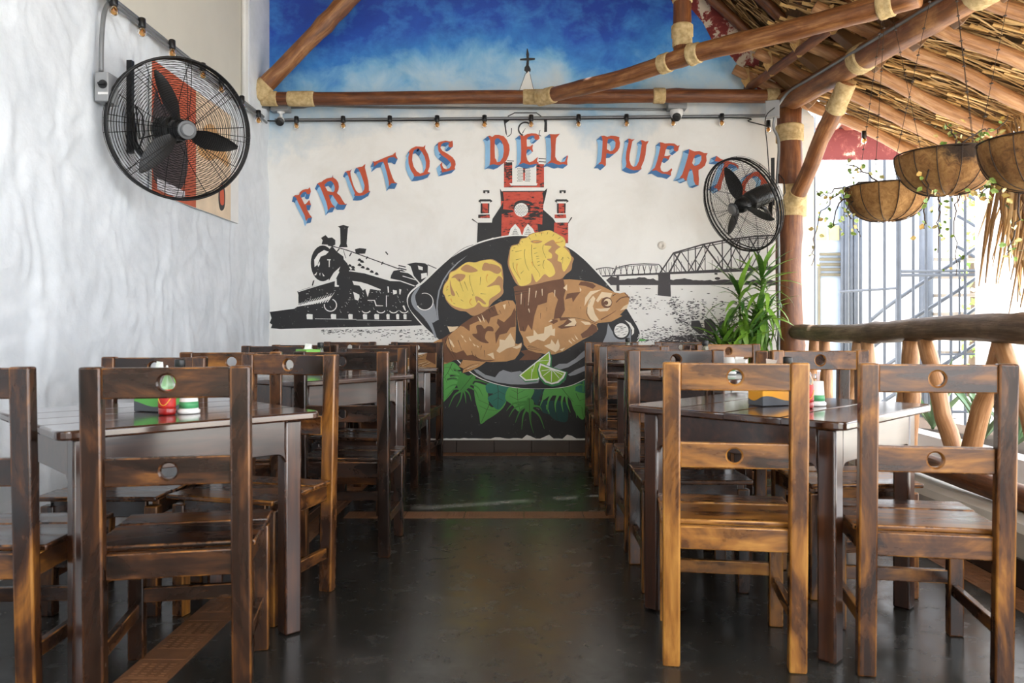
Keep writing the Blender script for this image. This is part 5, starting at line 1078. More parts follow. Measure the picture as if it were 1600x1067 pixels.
# ================================================================ wall fans
EMB = simple('silver_emblem', srgb(112, 114, 116), 0.5, 0.2, var=0.08)
MOTOR = simple('dark_motor_casing', srgb(46, 46, 46), 0.35, 0.5, var=0.1)
def basis(n):
    n = Vector(n).normalized(); x = Vector((0, 0, 1)).cross(n).normalized(); y = n.cross(x); return Matrix((x, y, n)).transposed()
def wall_fan(c, n, Rf, blades, label, arm_pts, rail, motor_len=0.24):
    """pedestal-less industrial fan: local z = facing direction"""
    B3 = basis(n); e = empty('wall_fan', c, 0, label, 'fan'); e.rotation_euler = B3.to_euler(); inv = B3.transposed(); c = Vector(c)
    N = 72; ring = lambda r_, z: [(r_ * math.cos(2 * math.pi * i / N), r_ * math.sin(2 * math.pi * i / N), z) for i in range(N)]
    m = MB(); m.tube(ring(Rf, 0.012), 0.007, 8, closed=True); m.tube(ring(Rf, -0.018), 0.006, 8, closed=True); m.tube(ring(Rf * 0.985, -0.045), 0.004, 6, closed=True)
    m.build('rim', BLACKM, e, smooth=True)
    dome = lambda r_: 0.012 + 0.085 * math.sqrt(max(0, 1 - (r_ / (Rf * 1.02)) ** 2))
    m = MB(); K = 30
    for i in range(K): r_ = 0.05 + (Rf - 0.055) * i / (K - 1); m.tube(ring(r_, dome(r_)), 0.0013, 4, closed=True)
    for i in range(16):
        a = 2 * math.pi * (i // 2) / 8 + (0.045 if i % 2 else -0.045)
        m.tube([((0.05 + (Rf - 0.05) * q / 8) * math.cos(a), (0.05 + (Rf - 0.05) * q / 8) * math.sin(a), dome(0.05 + (Rf - 0.05) * q / 8) + 0.002) for q in range(9)], 0.0018, 4)
    m.build('front_guard', BLACKM, e)
    back = lambda r_: -0.045 - 0.08 * math.sqrt(max(0, 1 - (r_ / (Rf * 1.02)) ** 2))
    m = MB(); K = 20
    for i in range(K): r_ = 0.09 + (Rf - 0.09) * i / (K - 1); m.tube(ring(r_, back(r_)), 0.0013, 4, closed=True)
    for i in range(10):
        a = 2 * math.pi * i / 10 + 0.2
        m.tube([((0.08 + (Rf - 0.08) * q / 6) * math.cos(a), (0.08 + (Rf - 0.08) * q / 6) * math.sin(a), back(0.08 + (Rf - 0.08) * q / 6)) for q in range(7)], 0.002, 4)
    for i in range(12): a = 2 * math.pi * i / 12; m.tube([(Rf * math.cos(a), Rf * math.sin(a), 0.012), (Rf * math.cos(a), Rf * math.sin(a), -0.045)], 0.002, 4)
    m.build('back_guard', BLACKM, e)
    m = MB(); m.lathe([(0.0, 0.112), (0.03, 0.112), (0.036, 0.106), (0.036, 0.094), (0.05, 0.09), (0.05, 0.084)], 28); m.build('emblem', EMB, e, smooth=False)
    m = MB(); m.lathe([(0.0, 0.04), (0.045, 0.036), (0.058, 0.01), (0.058, -0.05), (0.04, -0.06)], 24); m.build('hub', BLACKM, e, smooth=True)
    for a in blades:
        V = []; K = 9; prof = [0.045, 0.075, 0.1, 0.108, 0.104, 0.094, 0.078, 0.054, 0.015]
        for i in range(K):
            t = i / (K - 1); r_ = 0.05 + (Rf * 0.86 - 0.05) * t; w_ = prof[i]; tw = R(34 - 16 * t)
            for s, k in ((-0.62, 0), (-0.1, 1), (0.38, 0)):
                V.append((r_, w_ * s * math.cos(tw), w_ * s * math.sin(tw) - 0.006 * k))
        m = MB(); Fs = [f_ for i in range(K - 1) for f_ in ((3 * i, 3 * i + 1, 3 * i + 4, 3 * i + 3), (3 * i + 1, 3 * i + 2, 3 * i + 5, 3 * i + 4))]
        n0 = len(V); V += [(x, y, z - 0.003) for x, y, z in V]; Fs += [tuple(reversed([q + n0 for q in f_])) for f_ in list(Fs)]
        rot = Matrix.Rotation(R(a), 3, 'Z'); m.add([rot @ Vector(p) for p in V], Fs); m.build('blade', BLACKP, e, smooth=True)
    m = MB(); m.lathe([(0.03, -0.07), (0.07, -0.085), (0.075, -0.1), (0.075, -0.1 - motor_len * 0.7), (0.06, -0.1 - motor_len * 0.82), (0.0, -0.1 - motor_len * 0.85)], 24)
    mo = m.build('motor', MOTOR, e, smooth=True)
    for i in range(10): m = MB(); m.lathe([(0.077, -0.115 - 0.013 * i), (0.077, -0.119 - 0.013 * i)], 24); m.build('cooling_fin', BLACKM, mo)
    m = MB(); m.tube([inv @ (Vector(p) - c) for p in arm_pts], 0.018, 10); m.build('arm', BLACKM, e, smooth=True)
    m = MB(); z0, z1, bx_, by_ = rail; m.tube([inv @ (Vector((bx_, by_, z0)) - c), inv @ (Vector((bx_, by_, z1)) - c)], 0.02, 4); m.build('wall_rail', BLACKM, e)
    m = MB(); m.tube([inv @ (Vector((bx_ + 0.05, by_ - 0.01, z0 + 0.02)) - c), inv @ (Vector((bx_ + 0.09, by_ - 0.03, z0 + 0.1)) - c), inv @ (Vector((bx_ + 0.08, by_ - 0.03, z0 + 0.2)) - c), inv @ (Vector((bx_ + 0.04, by_ - 0.02, z0 + 0.25)) - c), inv @ (Vector((bx_ + 0.05, by_, z0 + 0.08)) - c), Vector((0.02, 0, -0.2))], 0.005, 6); m.build('power_cord', DARKC, e, smooth=True)
    return e
cL = at(283, 203, 4.27); nL = Vector((0.66, -0.72, -0.18))
bL = at(181, 118, 4.3); bL.x = XL + 0.05
wall_fan(cL, nL, 0.372, (118, -8, 233), 'large black caged fan in front of the orange poster', [cL - nL.normalized() * 0.2 + Vector((0, 0, -0.06)), cL - nL.normalized() * 0.22 + Vector((-0.05, 0, -0.11)), Vector((XL + 0.12, 4.3, cL.z - 0.14)), Vector((XL + 0.06, 4.31, cL.z - 0.06)), Vector((XL + 0.05, 4.3, cL.z + 0.1))], (cL.z - 0.12, at(181, 95, 4.3).z, XL + 0.045, 4.3))
cR = at(1158, 321, 6.02); nR = Vector((-0.84, -0.449, -0.418)); kR = at(1201, 300, 6.3)
wall_fan(cR, nR, 0.365, (98, 222, -28), 'black caged fan on the corner post, tilted down', [cR - nR.normalized() * 0.22 + Vector((0.0, 0, -0.08)), cR - nR.normalized() * 0.26 + Vector((0.02, 0.05, -0.1)), Vector((1.95, 6.32, 1.96)), Vector((1.97, 6.36, 2.1)), Vector((2.03, 6.38, 2.16))], (2.05, 2.43, 1.985, 6.36), 0.28)
# switch box and its conduit on the plaster wall
e = empty('switch_box', (XL + 0.03, 4.05, 2.28), 0, 'grey fan switch box on the rough plaster wall', 'switch'); me = bevbox('box', (0.02, 0, 0), (0.07, 0.11, 0.15), 0.006, 2, 0); me.materials.append(GREYBOX); obj('box', me, e)
m = MB(); m.lathe([(0.022, 0), (0.022, 0.006), (0.0, 0.006)], 16, (0.03, -0.056, 0.01), rot=Matrix.Rotation(R(90), 3, 'X')); m.box((0.03, -0.068, 0.01), (0.034, 0.02, 0.01)); m.build('knob', BLACKP, e)
m = MB(); m.box((0.03, -0.0562, -0.035), (0.05, 0.002, 0.012)); m.build('label_strip', WHITEP, e)
def pipe(name, pts, r_, mat, label, cat='pipe', group=None):
    b0 = Vector(pts[0]); q = [Vector(p) for p in pts]; out = []
    n = len(q)
    for i in range(n - 1):
        p0, p1, p2, p3 = q[max(i - 1, 0)], q[i], q[i + 1], q[min(i + 2, n - 1)]
        K = 6 if n > 2 else 1
        for j in range(K):
            t = j / K; out.append(0.5 * (2 * p1 + (p2 - p0) * t + (2 * p0 - 5 * p1 + 4 * p2 - p3) * t * t + (3 * p1 - p0 - 3 * p2 + p3) * t ** 3) if n > 2 else p1)
    out.append(q[-1]); m = MB(); m.tube([p - b0 for p in out], r_, 8); o = m.build(name, mat, None, b0, smooth=True); return tag(o, label, cat, group)
def atx(px, py, X): Y = (X) * F / (px - CX); return at(px, py, Y)
xw = XL + 0.035
pipe('conduit', [atx(158, 112, xw), atx(159, 60, xw), atx(163, 20, xw), atx(172, 2, xw)], 0.012, GREYM, 'grey conduit bending up from the fan switch box')
pipe('conduit', [Vector((xw, 3.2, 2.775)), Vector((xw, 5.0, 2.785)), Vector((xw, 6.5, 2.80))], 0.013, GREYM, 'upper grey conduit along the top edge of rough plaster', group='conduit pair')
pipe('conduit', [Vector((xw + 0.012, 3.2, 2.745)), Vector((xw + 0.012, 5.0, 2.755)), Vector((xw + 0.012, 6.55, 2.765))], 0.010, GREYM, 'lower grey conduit strung with bulbs along the plaster wall', group='conduit pair')
yw = D - 0.03
pipe('conduit', [at(384, 155, 6.45), at(400, 166, 6.5), at(430, 168, yw), at(470, 168, yw), at(500, 165, yw), at(620, 168, yw), at(1045, 171, yw)], 0.010, GREYM, 'thin grey conduit just under the tie beam')
pipe('conduit', [at(430, 188, yw), at(700, 186, yw), at(1186, 181, yw), at(1202, 177, yw)], 0.015, GREYM, 'grey conduit carrying the bulbs across the mural')
pipe('light_cable', [at(398, 178, 6.4), at(408, 184, 6.6), at(430, 189, yw - 0.015), at(800, 187, yw - 0.02), at(1140, 184, yw - 0.02), at(1170, 190, yw - 0.02), at(1202, 198, yw - 0.02)], 0.005, DARKC, 'black cable of the string lights across the mural', 'cable')
jb = at(1207, 171, 6.4)
pipe('conduit', [jb + Vector((0.02, 0, -0.05)), at(1209, 200, 6.42), at(1217, 225, 6.42), at(1214, 300, 6.42), Vector((at(1217, 400, 6.42).x, 6.42, 1.6)), Vector((at(1216, 545, 6.42).x, 6.42, 0.4))], 0.012, GREYM, 'grey conduit running down beside the corner post')
ebo = Vector((-0.085, -0.06, 0.02)); pipe('conduit', [jb + Vector((0.04, -0.02, 0.03))] + [at_path(PEB, t) + ebo for t in (0.02, 0.06, 0.12, 0.2, 0.3, 0.4)], 0.012, GREYM, 'grey conduit fixed along the log eave beam')
def small_box(name, p, size, mat, label, cat='box', rot=0):
    me = bevbox(name, (0, 0, 0), size, 0.005, 2, 0); me.materials.append(mat); o = obj(name, me, None, p, (0, 0, rot)); return tag(o, label, cat)
small_box('junction_box', jb, (0.11, 0.09, 0.13), GREYBOX, 'grey junction box at the top of the corner post', 'box', R(-18))
small_box('outlet_box', at(1217, 300, 6.36), (0.05, 0.06, 0.13), WHITEP, 'white outlet box on the corner post behind the fan')
pipe('power_cable', [jb + Vector((0, -0.05, 0)), at(1196, 185, 6.3), at(1199, 230, 6.32), at(1203, 280, 6.32), at(1210, 300, 6.3)], 0.004, DARKC, 'thin black cable hanging from junction box to the fan', 'cable')
m = MB(); m.lathe([(0.036, 0), (0.036, 0.004), (0.028, 0.008), (0.010, 0.006), (0.008, 0.002), (0, 0.002)], 20, rot=Matrix.Rotation(R(90), 3, 'X')); tag(m.build('cover_plate', simple('cap_plastic', srgb(214, 208, 198), 0.5, var=0.2, nscale=40), None, at(1034, 383.5, D - 0.001), smooth=True), 'small round cover plate on the mural above the bridge', 'cover plate')
# ---------------------------------------------------------------- security cameras
e = empty('security_camera', at(439, 178, D - 0.06), 0, 'white bullet security camera under the tie beam', 'camera')
me = bevbox('mount_box', (0, 0, 0.055), (0.15, 0.1, 0.075), 0.006, 2, 0); me.materials.append(GREYBOX); obj('mount_box', me, e)
m = MB(); m.lathe([(0.035, 0.018), (0.03, 0.006), (0.014, 0.0), (0.012, -0.03)], 16); m.build('bracket', WHITEP, e, smooth=True)
rot = Vector((0.25, -1.0, -0.42)).to_track_quat('Z', 'Y').to_matrix()
m = MB(); m.lathe([(0.0, -0.09), (0.028, -0.088), (0.032, -0.06), (0.034, 0.05), (0.03, 0.05)], 18, (0, -0.02, -0.065), rot=rot); m.build('body', WHITEP, e, smooth=True)
m = MB(); m.lathe([(0.034, 0.048), (0.035, 0.055), (0.03, 0.06), (0.0, 0.056)], 18, (0, -0.02, -0.065), rot=rot); m.build('lens', BLACKP, e, smooth=True)
e = empty('security_camera', at(1057, 176, D - 0.07), 0, 'white dome security camera under the tie beam', 'camera')
me = bevbox('mount_box', (0, 0, 0.06), (0.16, 0.11, 0.075), 0.006, 2, 0); me.materials.append(GREYBOX); obj('mount_box', me, e)
m = MB(); m.lathe([(0.052, 0.022), (0.056, 0.01), (0.05, -0.02), (0.04, -0.045), (0.02, -0.062), (0, -0.066)], 20); m.build('dome', WHITEP, e, smooth=True)
rot = Vector((-0.15, -1.0, -0.5)).to_track_quat('Z', 'Y').to_matrix(); m = MB(); m.lathe([(0.036, 0.02), (0.036, 0.044), (0.026, 0.052), (0, 0.046)], 20, (0, 0, -0.03), rot=rot); m.build('lens', BLACKP, e, smooth=True)
# ---------------------------------------------------------------- string-light bulbs
def bulb(name, p, label, group, tilt=0.0):
    e = empty(name, p, 0, label, 'light bulb', group); e.rotation_euler = (0, tilt, 0)
    m = MB(); m.lathe([(0.014, 0.05), (0.019, 0.046), (0.02, 0.0), (0.018, -0.006)], 14); m.build('socket', BLACKP, e, smooth=True)
    m = MB(); m.lathe([(0.013, -0.005), (0.018, -0.014), (0.0235, -0.03), (0.0215, -0.044), (0.012, -0.054), (0, -0.057)], 16); g_ = m.build('glass', AMBER, e, smooth=True)
    m = MB(); m.lathe([(0.004, -0.006), (0.005, -0.03), (0.0, -0.032)], 8); m.build('filament', simple('filament_brass', srgb(206, 140, 60), 0.3, 0.5) if 'filament_brass' not in bpy.data.materials else bpy.data.materials['filament_brass'], g_); return e
pb = bulb('light_bulb', at(463, 191, yw - 0.03), 'amber bulb on the mural conduit, first from the plaster wall corner', 'bulbs across the mural')
for i, px in enumerate((536, 609, 683, 757, 830, 904, 979, 1052, 1128)):
    o = copy_tree(pb); o['label'] = 'amber bulb on the mural conduit, %s from the plaster wall corner' % ORD[i + 1]; o.location = at(px, 191 - 4.5 * (px - 463) / 665, yw - 0.03)
o = copy_tree(pb); o.location = at(1200.5, 197, yw - 0.04); o['label'] = 'amber bulb hanging beside the corner post junction box'
for i, (px, py) in enumerate(((178, 8), (222, 42), (269, 75), (317, 110), (346, 133), (378, 160), (404, 182))):
    o = copy_tree(pb); o.location = atx(px, py, xw + 0.03); o['label'] = 'amber bulb on the plaster wall conduit, %s from the mural corner' % ORD[6 - i]; o['group'] = 'bulbs along the plaster wall'
o = copy_tree(pb); o.location = at(1350, 214, 6.5); o['label'] = 'amber bulb hanging under the lean-to rafter nearest the mural wall'
# ---------------------------------------------------------------- poster on the plaster wall
def pos_pt(px, py, off): X = XL + off; return atx(px, py, X)
POS_R = paint('poster_orange', srgb(190, 92, 62)); POS_D = paint('poster_dark', srgb(62, 52, 56)); POS_B = paint('poster_cream', srgb(222, 200, 172)); POS_T = paint('poster_tan', srgb(206, 160, 104))
px0 = XL + 0.03; yA, yBp, yC, z0p, z1p = 4.58, 5.20, 5.80, 1.85, 2.62
e = empty('poster', (px0, yA, z0p), 0, 'orange and cream poster board behind the large fan', 'poster')
def pp(pts, mat, off, nm):
    m = MB(); V = [(off, (a) * (yC - yA), b_ * (z1p - z0p)) for a, b_ in pts]
    tri = tessellate_polygon([[Vector((v_[1], v_[2], 0)) for v_ in V]]); m.add(V, [tuple(t) for t in tri]); return m.build(nm, mat, e)
m = MB(); m.box((-0.008, (yC - yA + 0.16) / 2, (z1p - z0p) / 2 + 0.0), (0.014, yC - yA + 0.16, z1p - z0p)); m.build('backing_board', WHITEP, e)
pp([(0, 0), (0.5, 0), (0.5, 1), (0, 1)], POS_R, 0.0006, 'orange_panel'); pp([(0.5, 0), (1, 0), (1, 1), (0.5, 1)], POS_B, 0.0006, 'cream_panel')
pp(smooth_loop([(0.02, 0.1), (0.0, 0.5), (0.04, 0.78), (0.1, 0.7), (0.16, 0.82), (0.26, 0.78), (0.34, 0.6), (0.4, 0.36), (0.34, 0.14), (0.2, 0.06)]), POS_D, 0.0012, 'dark_figure')
pp(smooth_loop([(0.52, 0.5), (0.6, 0.72), (0.74, 0.8), (0.9, 0.66), (0.96, 0.5), (0.8, 0.52), (0.66, 0.46)]), POS_T, 0.0012, 'tan_shape')
pp([(0.05, 0.03), (0.36, 0.02), (0.36, 0.10), (0.05, 0.12)], paint('poster_lettering_block', srgb(214, 214, 220), var=0.3, sc_=90), 0.0018, 'caption_block')
pp(smooth_loop([(0.84, 0.06), (0.9, 0.1), (0.91, 0.24), (0.87, 0.33), (0.82, 0.26), (0.81, 0.14)]), P_BLACK, 0.0012, 'oval_badge'); pp(smooth_loop([(0.84, 0.12), (0.89, 0.13), (0.89, 0.24), (0.86, 0.3), (0.83, 0.22)]), P_RED, 0.0018, 'badge_print')

# ================================================================ hanging coir baskets
def coir(stain=False):
    t = NT('stained_coir_liner' if stain else 'coir_liner'); c = t.coord(); n = t.noise(c, 26, 8, 0.75, 0.8); n2 = t.noise(c, 5, 4)
    s = t.math('ADD', t.math('MULTIPLY', n, 0.55), t.math('MULTIPLY', n2, 0.45))
    col = (t.ramp(s, [(0.33, srgb(66, 44, 24)), (0.45, srgb(146, 102, 56)), (0.6, srgb(190, 144, 86)), (0.75, srgb(216, 178, 120))]))
    if stain:                                                # soot-dark wet patch below the rim
        dv = t.node('ShaderNodeVectorMath'); dv.operation = 'DISTANCE'; t.link(t.mapping(c, (1, 1, 1.6)), dv.inputs[0]); dv.inputs[1].default_value = (-0.03, -0.235, 0.0)
        f = t.math('ADD', dv.outputs['Value'], t.math('MULTIPLY', t.math('SUBTRACT', n, 0.5), 0.16))
        col = t.mix(t.ramp(f, [(0.09, (0.9, 0.9, 0.9, 1)), (0.16, (0, 0, 0, 1))]), col, srgb(34, 26, 20))
    t.color(col); t.set(0.9); t.bump(n, 0.8, 0.012); return t.m
COIR = coir(); COIRS = coir(True); WIRE = simple('rusty_wire', srgb(62, 46, 34), 0.6, 0.3); SOIL = simple('potting_soil', srgb(60, 44, 30), 0.95, var=0.3, nscale=40, bump=0.5)
def leaf_var():
    t = NT('variegated_leaf'); at_ = t.node('ShaderNodeAttribute'); at_.attribute_name = 'tint'
    t.color(t.ramp(at_.outputs['Fac'], [(0.0, srgb(92, 132, 52)), (0.5, srgb(150, 176, 84)), (0.75, srgb(220, 216, 150)), (1.0, srgb(190, 150, 70))])); t.set(0.45); return t.m
VLEAF = leaf_var()
def basket(c, Rb, depth, seed, label, hang_z, mat=None):
    rdm = random.Random(seed); c = Vector(c); e = empty('hanging_basket', c, 0.0 if mat else rdm.uniform(0, 6), label, 'basket', 'coir hanging baskets')
    m = MB(); prof = []
    for i in range(13): a = R(90 * i / 12); prof.append((max(Rb * math.cos(a) ** 0.75, 0.001) if i < 12 else 0.001, -depth * math.sin(a)))
    V = []; n = 40
    for r_, z in prof:
        for j in range(n): a = 2 * math.pi * j / n; k = 1 + 0.02 * math.cos(a * 12) + rdm.uniform(-0.008, 0.008); V.append((r_ * k * math.cos(a), r_ * k * math.sin(a), z + rdm.uniform(-0.004, 0.004)))
    Fs = [(i * n + j, (i + 1) * n + j, (i + 1) * n + (j + 1) % n, i * n + (j + 1) % n) for i in range(12) for j in range(n)]
    m.add(V, Fs); m.lathe([(Rb * 0.985, 0.0), (Rb * 0.94, 0.006), (Rb * 0.92, -0.03)], 40); m.build('coir_liner', mat or COIR, e, smooth=True)
    m = MB(); m.lathe([(Rb * 0.93, -0.025), (0, -0.01)], 24); m.build('soil', SOIL, e)
    ring = lambda r_, z: [(r_ * math.cos(2 * math.pi * i / 48), r_ * math.sin(2 * math.pi * i / 48), z) for i in range(48)]
    m = MB(); m.tube(ring(Rb * 1.02, 0.004), 0.004, 6, closed=True); m.build('rim_wire', WIRE, e, smooth=True)
    for k in range(14):
        a = 2 * math.pi * k / 14; m = MB(); m.tube([(1.028 * prof[i][0] * math.cos(a), 1.028 * prof[i][0] * math.sin(a), prof[i][1] * 1.02) for i in range(12)], 0.0026, 5); m.build('rib_wire', WIRE, e, smooth=True)
    top = Vector((0, 0, hang_z - c.z))
    for k in range(3):
        a = 2 * math.pi * k / 3 + 0.5; p0 = Vector((Rb * math.cos(a), Rb * math.sin(a), 0)); m = MB(); nl = 9
        for i in range(nl):
            q0, q1 = p0.lerp(top, i / nl), p0.lerp(top, (i + 1) / nl); m.tube([q0, q1], 0.0016, 4); m.lathe([(0.008, 0.0), (0.0085, 0.002), (0.008, 0.004)], 8, q1)
        m.build('hanging_chain', WIRE, e)
    m = MB(); m.tube([top, top + Vector((0.012, 0, 0.03)), top + Vector((0, 0, 0.06)), top + Vector((0, 0, 0.12))], 0.003, 5); m.build('hook', WIRE, e); return e
def vine(name, origin, runs, seed, label, nleaf=9, ls=0.028):
    rdm = random.Random(seed); origin = Vector(origin); e = empty(name, origin, 0, label, 'plant', 'trailing basket vines')
    m = MB(); lf = MB(); tints = []
    for pts in runs:
        P = [Vector(p) for p in pts]; out = []
        for i in range(len(P) - 1):
            for j in range(5): out.append(P[i].lerp(P[i + 1], j / 5) + Vector((rdm.uniform(-1, 1), rdm.uniform(-1, 1), rdm.uniform(-1, 1))) * 0.012)
        out.append(P[-1]); m.tube([p - origin for p in out], [0.005 - 0.003 * i / len(out) for i in range(len(out))], 5)
        for q in range(nleaf):
            t = rdm.uniform(0.25, 1.0); p = out[min(int(t * (len(out) - 1)), len(out) - 1)] - origin + Vector((rdm.uniform(-0.05, 0.05), rdm.uniform(-0.05, 0.05), rdm.uniform(-0.05, 0.04)))
            L = rdm.uniform(0.7, 1.35) * ls; d_ = Vector((rdm.uniform(-1, 1), rdm.uniform(-1, 1), rdm.uniform(-1.0, 0.4))).normalized(); s_ = d_.cross(Vector((rdm.uniform(-1, 1), 1, rdm.uniform(-1, 1)))).normalized(); nn = d_.cross(s_)
            lf.add([p, p + d_ * L * 0.4 - s_ * L * 0.38 + nn * L * 0.08, p + d_ * L * 0.5, p + d_ * L * 0.4 + s_ * L * 0.38 + nn * L * 0.08, p + d_ * L * 1.1 + nn * L * 0.05, p + d_ * L * 0.8 - s_ * L * 0.25, p + d_ * L * 0.8 + s_ * L * 0.25], [(0, 1, 2), (0, 2, 3), (1, 5, 2), (2, 6, 3), (2, 5, 4), (2, 4, 6)]); k = rdm.random(); tints += [k, min(1, k + 0.3), k, min(1, k + 0.3), k, min(1, k + .3), min(1, k + .3)]
    m.build('stems', WIRE, e); finish(lf, tints, 'leaves', e, VLEAF); return e
B1 = at(1385, 294, 4.72); B2 = at(1480, 243, 4.05); B3 = at(1626, 222, 3.42)
basket(B1, 0.235, 0.195, 3, 'smaller coir hanging basket, the one closest to the corner post', lean_z(B1.x, B1.y) - 0.07)
basket(B2, 0.242, 0.20, 5, 'coir hanging basket with a dark stain, between two others', lean_z(B2.x, B2.y) - 0.07, COIRS)
basket(B3, 0.24, 0.21, 7, 'coir hanging basket farthest from the mural wall', lean_z(B3.x, B3.y) - 0.07)
A4 = lambda px, py, Y=4.7: at(px, py, Y)
vine('trailing_vine', B1, [[A4(1400, 292), A4(1352, 283), A4(1310, 300), A4(1285, 330), A4(1272, 380, 4.75), A4(1268, 415, 4.8)], [A4(1380, 292), A4(1340, 262), A4(1322, 258)], [A4(1360, 290), A4(1305, 296), A4(1290, 305), A4(1276, 300)], [A4(1350, 292), A4(1322, 330), A4(1330, 345), A4(1345, 370)], [A4(1385, 285), A4(1420, 280), A4(1440, 270)], [A4(1345, 292), A4(1312, 320), A4(1300, 350), A4(1310, 350)]], 5, 'straggly vine trailing from the basket closest to the corner post', 16)
C4 = lambda px, py, Y=4.05: at(px, py, Y)
vine('trailing_vine', B2, [[C4(1480, 240), C4(1530, 205), C4(1560, 200)], [C4(1500, 240), C4(1490, 205), C4(1478, 192)], [C4(1510, 240), C4(1545, 230), C4(1575, 180)], [C4(1450, 245, 3.95), C4(1448, 300, 3.85), C4(1446, 345, 3.85), C4(1440, 356, 3.85)], [C4(1520, 245, 3.95), C4(1500, 300, 4.3), C4(1490, 350, 4.3), C4(1494, 430, 4.3)], [C4(1520, 250, 4.2), C4(1530, 300, 4.25), C4(1545, 310, 4.25)], [C4(1470, 300, 4.3), C4(1466, 340, 4.3), C4(1465, 395, 4.3)]], 6, 'vine trailing from the basket with a dark stain', 15)
D4 = lambda px, py, Y=3.5: at(px, py, Y)
vine('trailing_vine', B3, [[D4(1610, 222), D4(1590, 260), D4(1570, 290), D4(1555, 300)], [D4(1600, 230), D4(1592, 330), D4(1580, 380), D4(1575, 400)], [D4(1600, 225), D4(1560, 262), D4(1540, 290), D4(1530, 310)]], 8, 'leafy vine trailing from the basket farthest from the mural wall', 18)
# ================================================================ potted dracaena in the corner
def leafmat(name, a, b_):
    t = NT(name); oi = t.node('ShaderNodeObjectInfo'); n = t.noise(t.mapping(t.coord(), (14, 2, 2)), 3, 3)
    s = t.math('ADD', t.math('MULTIPLY', oi.outputs['Random'], 0.6), t.math('MULTIPLY', n, 0.4)); t.color(t.ramp(s, [(0.2, a), (0.8, b_)])); t.set(0.35); return t.m
DRAC = leafmat('dracaena_leaf', srgb(46, 92, 34), srgb(132, 176, 64)); ALOE = leafmat('aloe_leaf', srgb(96, 132, 96), srgb(150, 180, 140))
def strap_leaf(L, W_, droop, name, fold=0.18):
    m = MB(); K = 7; V = []; ang = 0.0; p = Vector((0, 0, 0)); prof = [0.35, 0.75, 1.0, 0.98, 0.82, 0.5, 0.04]
    for i in range(K):
        t = i / (K - 1); d_ = Vector((math.cos(ang), 0, math.sin(ang))); w_ = W_ * prof[i] / 2
        V += [p + Vector((0, -w_, fold * w_)), p + Vector((0, 0, -fold * w_ * 0.3)), p + Vector((0, w_, fold * w_))]
        p = p + d_ * (L / (K - 1)); ang -= droop / (K - 1)
    m.add(V, [f_ for i in range(K - 1) for f_ in ((3 * i, 3 * i + 1, 3 * i + 4, 3 * i + 3), (3 * i + 1, 3 * i + 2, 3 * i + 5, 3 * i + 4))]); return m.mesh(name, True)
LM = [strap_leaf(0.31, 0.038, dr, 'dracaena_leaf') for dr in (0.6, 1.1, 1.7)]
for q in LM: q.materials.append(DRAC)
pc = at(1183, 545, 6.42); pe_ = empty('potted_dracaena', (pc.x, 6.42, 0), 0, 'tall green dracaena in a pot beside the corner post', 'plant')
m = MB(); m.lathe([(0.09, 0.0), (0.1, 0.02), (0.125, 0.28), (0.132, 0.29), (0.132, 0.32), (0.12, 0.32), (0.115, 0.28), (0, 0.28)], 28); m.build('pot', simple('terracotta_pot', srgb(150, 84, 56), 0.7), pe_, smooth=True)
rdm = random.Random(44)
for sx, sy, ht, k in ((0.03, -0.02, 1.50, 70), (-0.15, 0.0, 1.38, 60), (-0.27, 0.02, 1.02, 50), (0.06, 0.03, 1.12, 40), (-0.1, -0.08, 1.0, 60), (-0.16, 0.08, 0.9, 44), (-0.3, -0.04, 0.92, 54), (-0.02, -0.08, 1.2, 50)):
    m = MB(); m.tube([(sx * 0.3, sy * 0.3, 0.27), (sx * 0.8, sy * 0.8, ht * 0.6), (sx, sy, ht)], [0.014, 0.011, 0.008], 8); m.build('stem', simple('green_stem', srgb(120, 146, 70), 0.5) if 'green_stem' not in bpy.data.materials else bpy.data.materials['green_stem'], pe_, smooth=True)
    k = int(k * 1.25)
    for i in range(k):
        t = i / k; z = ht - 0.72 * t ** 1.1; az = i * 2.4 + rdm.uniform(-0.3, 0.3); el = 1.2 - 2.0 * min(1, t * 2.2) + rdm.uniform(-0.2, 0.2)
        if math.sin(az) * math.cos(el) > 0.35: az = -az                # leaves press away from the wall
        if math.cos(az) * math.cos(el) > 0.6 and z < 1.1: az = math.pi - az
        o = obj('leaf', LM[0 if t < 0.15 else rdm.choice((1, 2))], pe_, (sx * min(1, 0.5 + z / ht / 2), sy * min(1, 0.5 + z / ht / 2), z)); o.rotation_euler = (rdm.uniform(-0.3, 0.3), -el, az); s_ = rdm.uniform(0.85, 1.25); o.scale = (s_, s_ * rdm.uniform(0.8, 1.2), s_)
# ================================================================ the yard outside the railing
GROUND = simple('pale_yard_concrete', srgb(224, 218, 206), 0.85, var=0.06, nscale=3, bump=0.1)
m = MB(); m.box((7.36, 2.5, -0.06), (9.97, 25, 0.1)); m.box((-4, 13.0, -0.06), (12.7, 12.0, 0.1)); m.box((-6, -7.4, -0.06), (36, 8.2, 0.1)); tag(m.build('yard_ground', GROUND), kind='structure')
WHITEWALL = simple('white_yard_wall', srgb(214, 216, 220), 0.8, var=0.03, nscale=2)
WY_ = 9.4
t = NT('faded_red_paint'); n_ = t.noise(t.coord(), 6, 8, 0.7, 0.4); t.color(t.ramp(n_, [(0.5, srgb(104, 38, 34)), (0.58, srgb(124, 60, 52)), (0.62, srgb(176, 150, 128))])); t.set(0.8); YRED = t.m
def wx(px, Y=WY_): return (px - CX) * Y / F
def wz(py, Y=WY_): return H + (CY - py) * Y / F
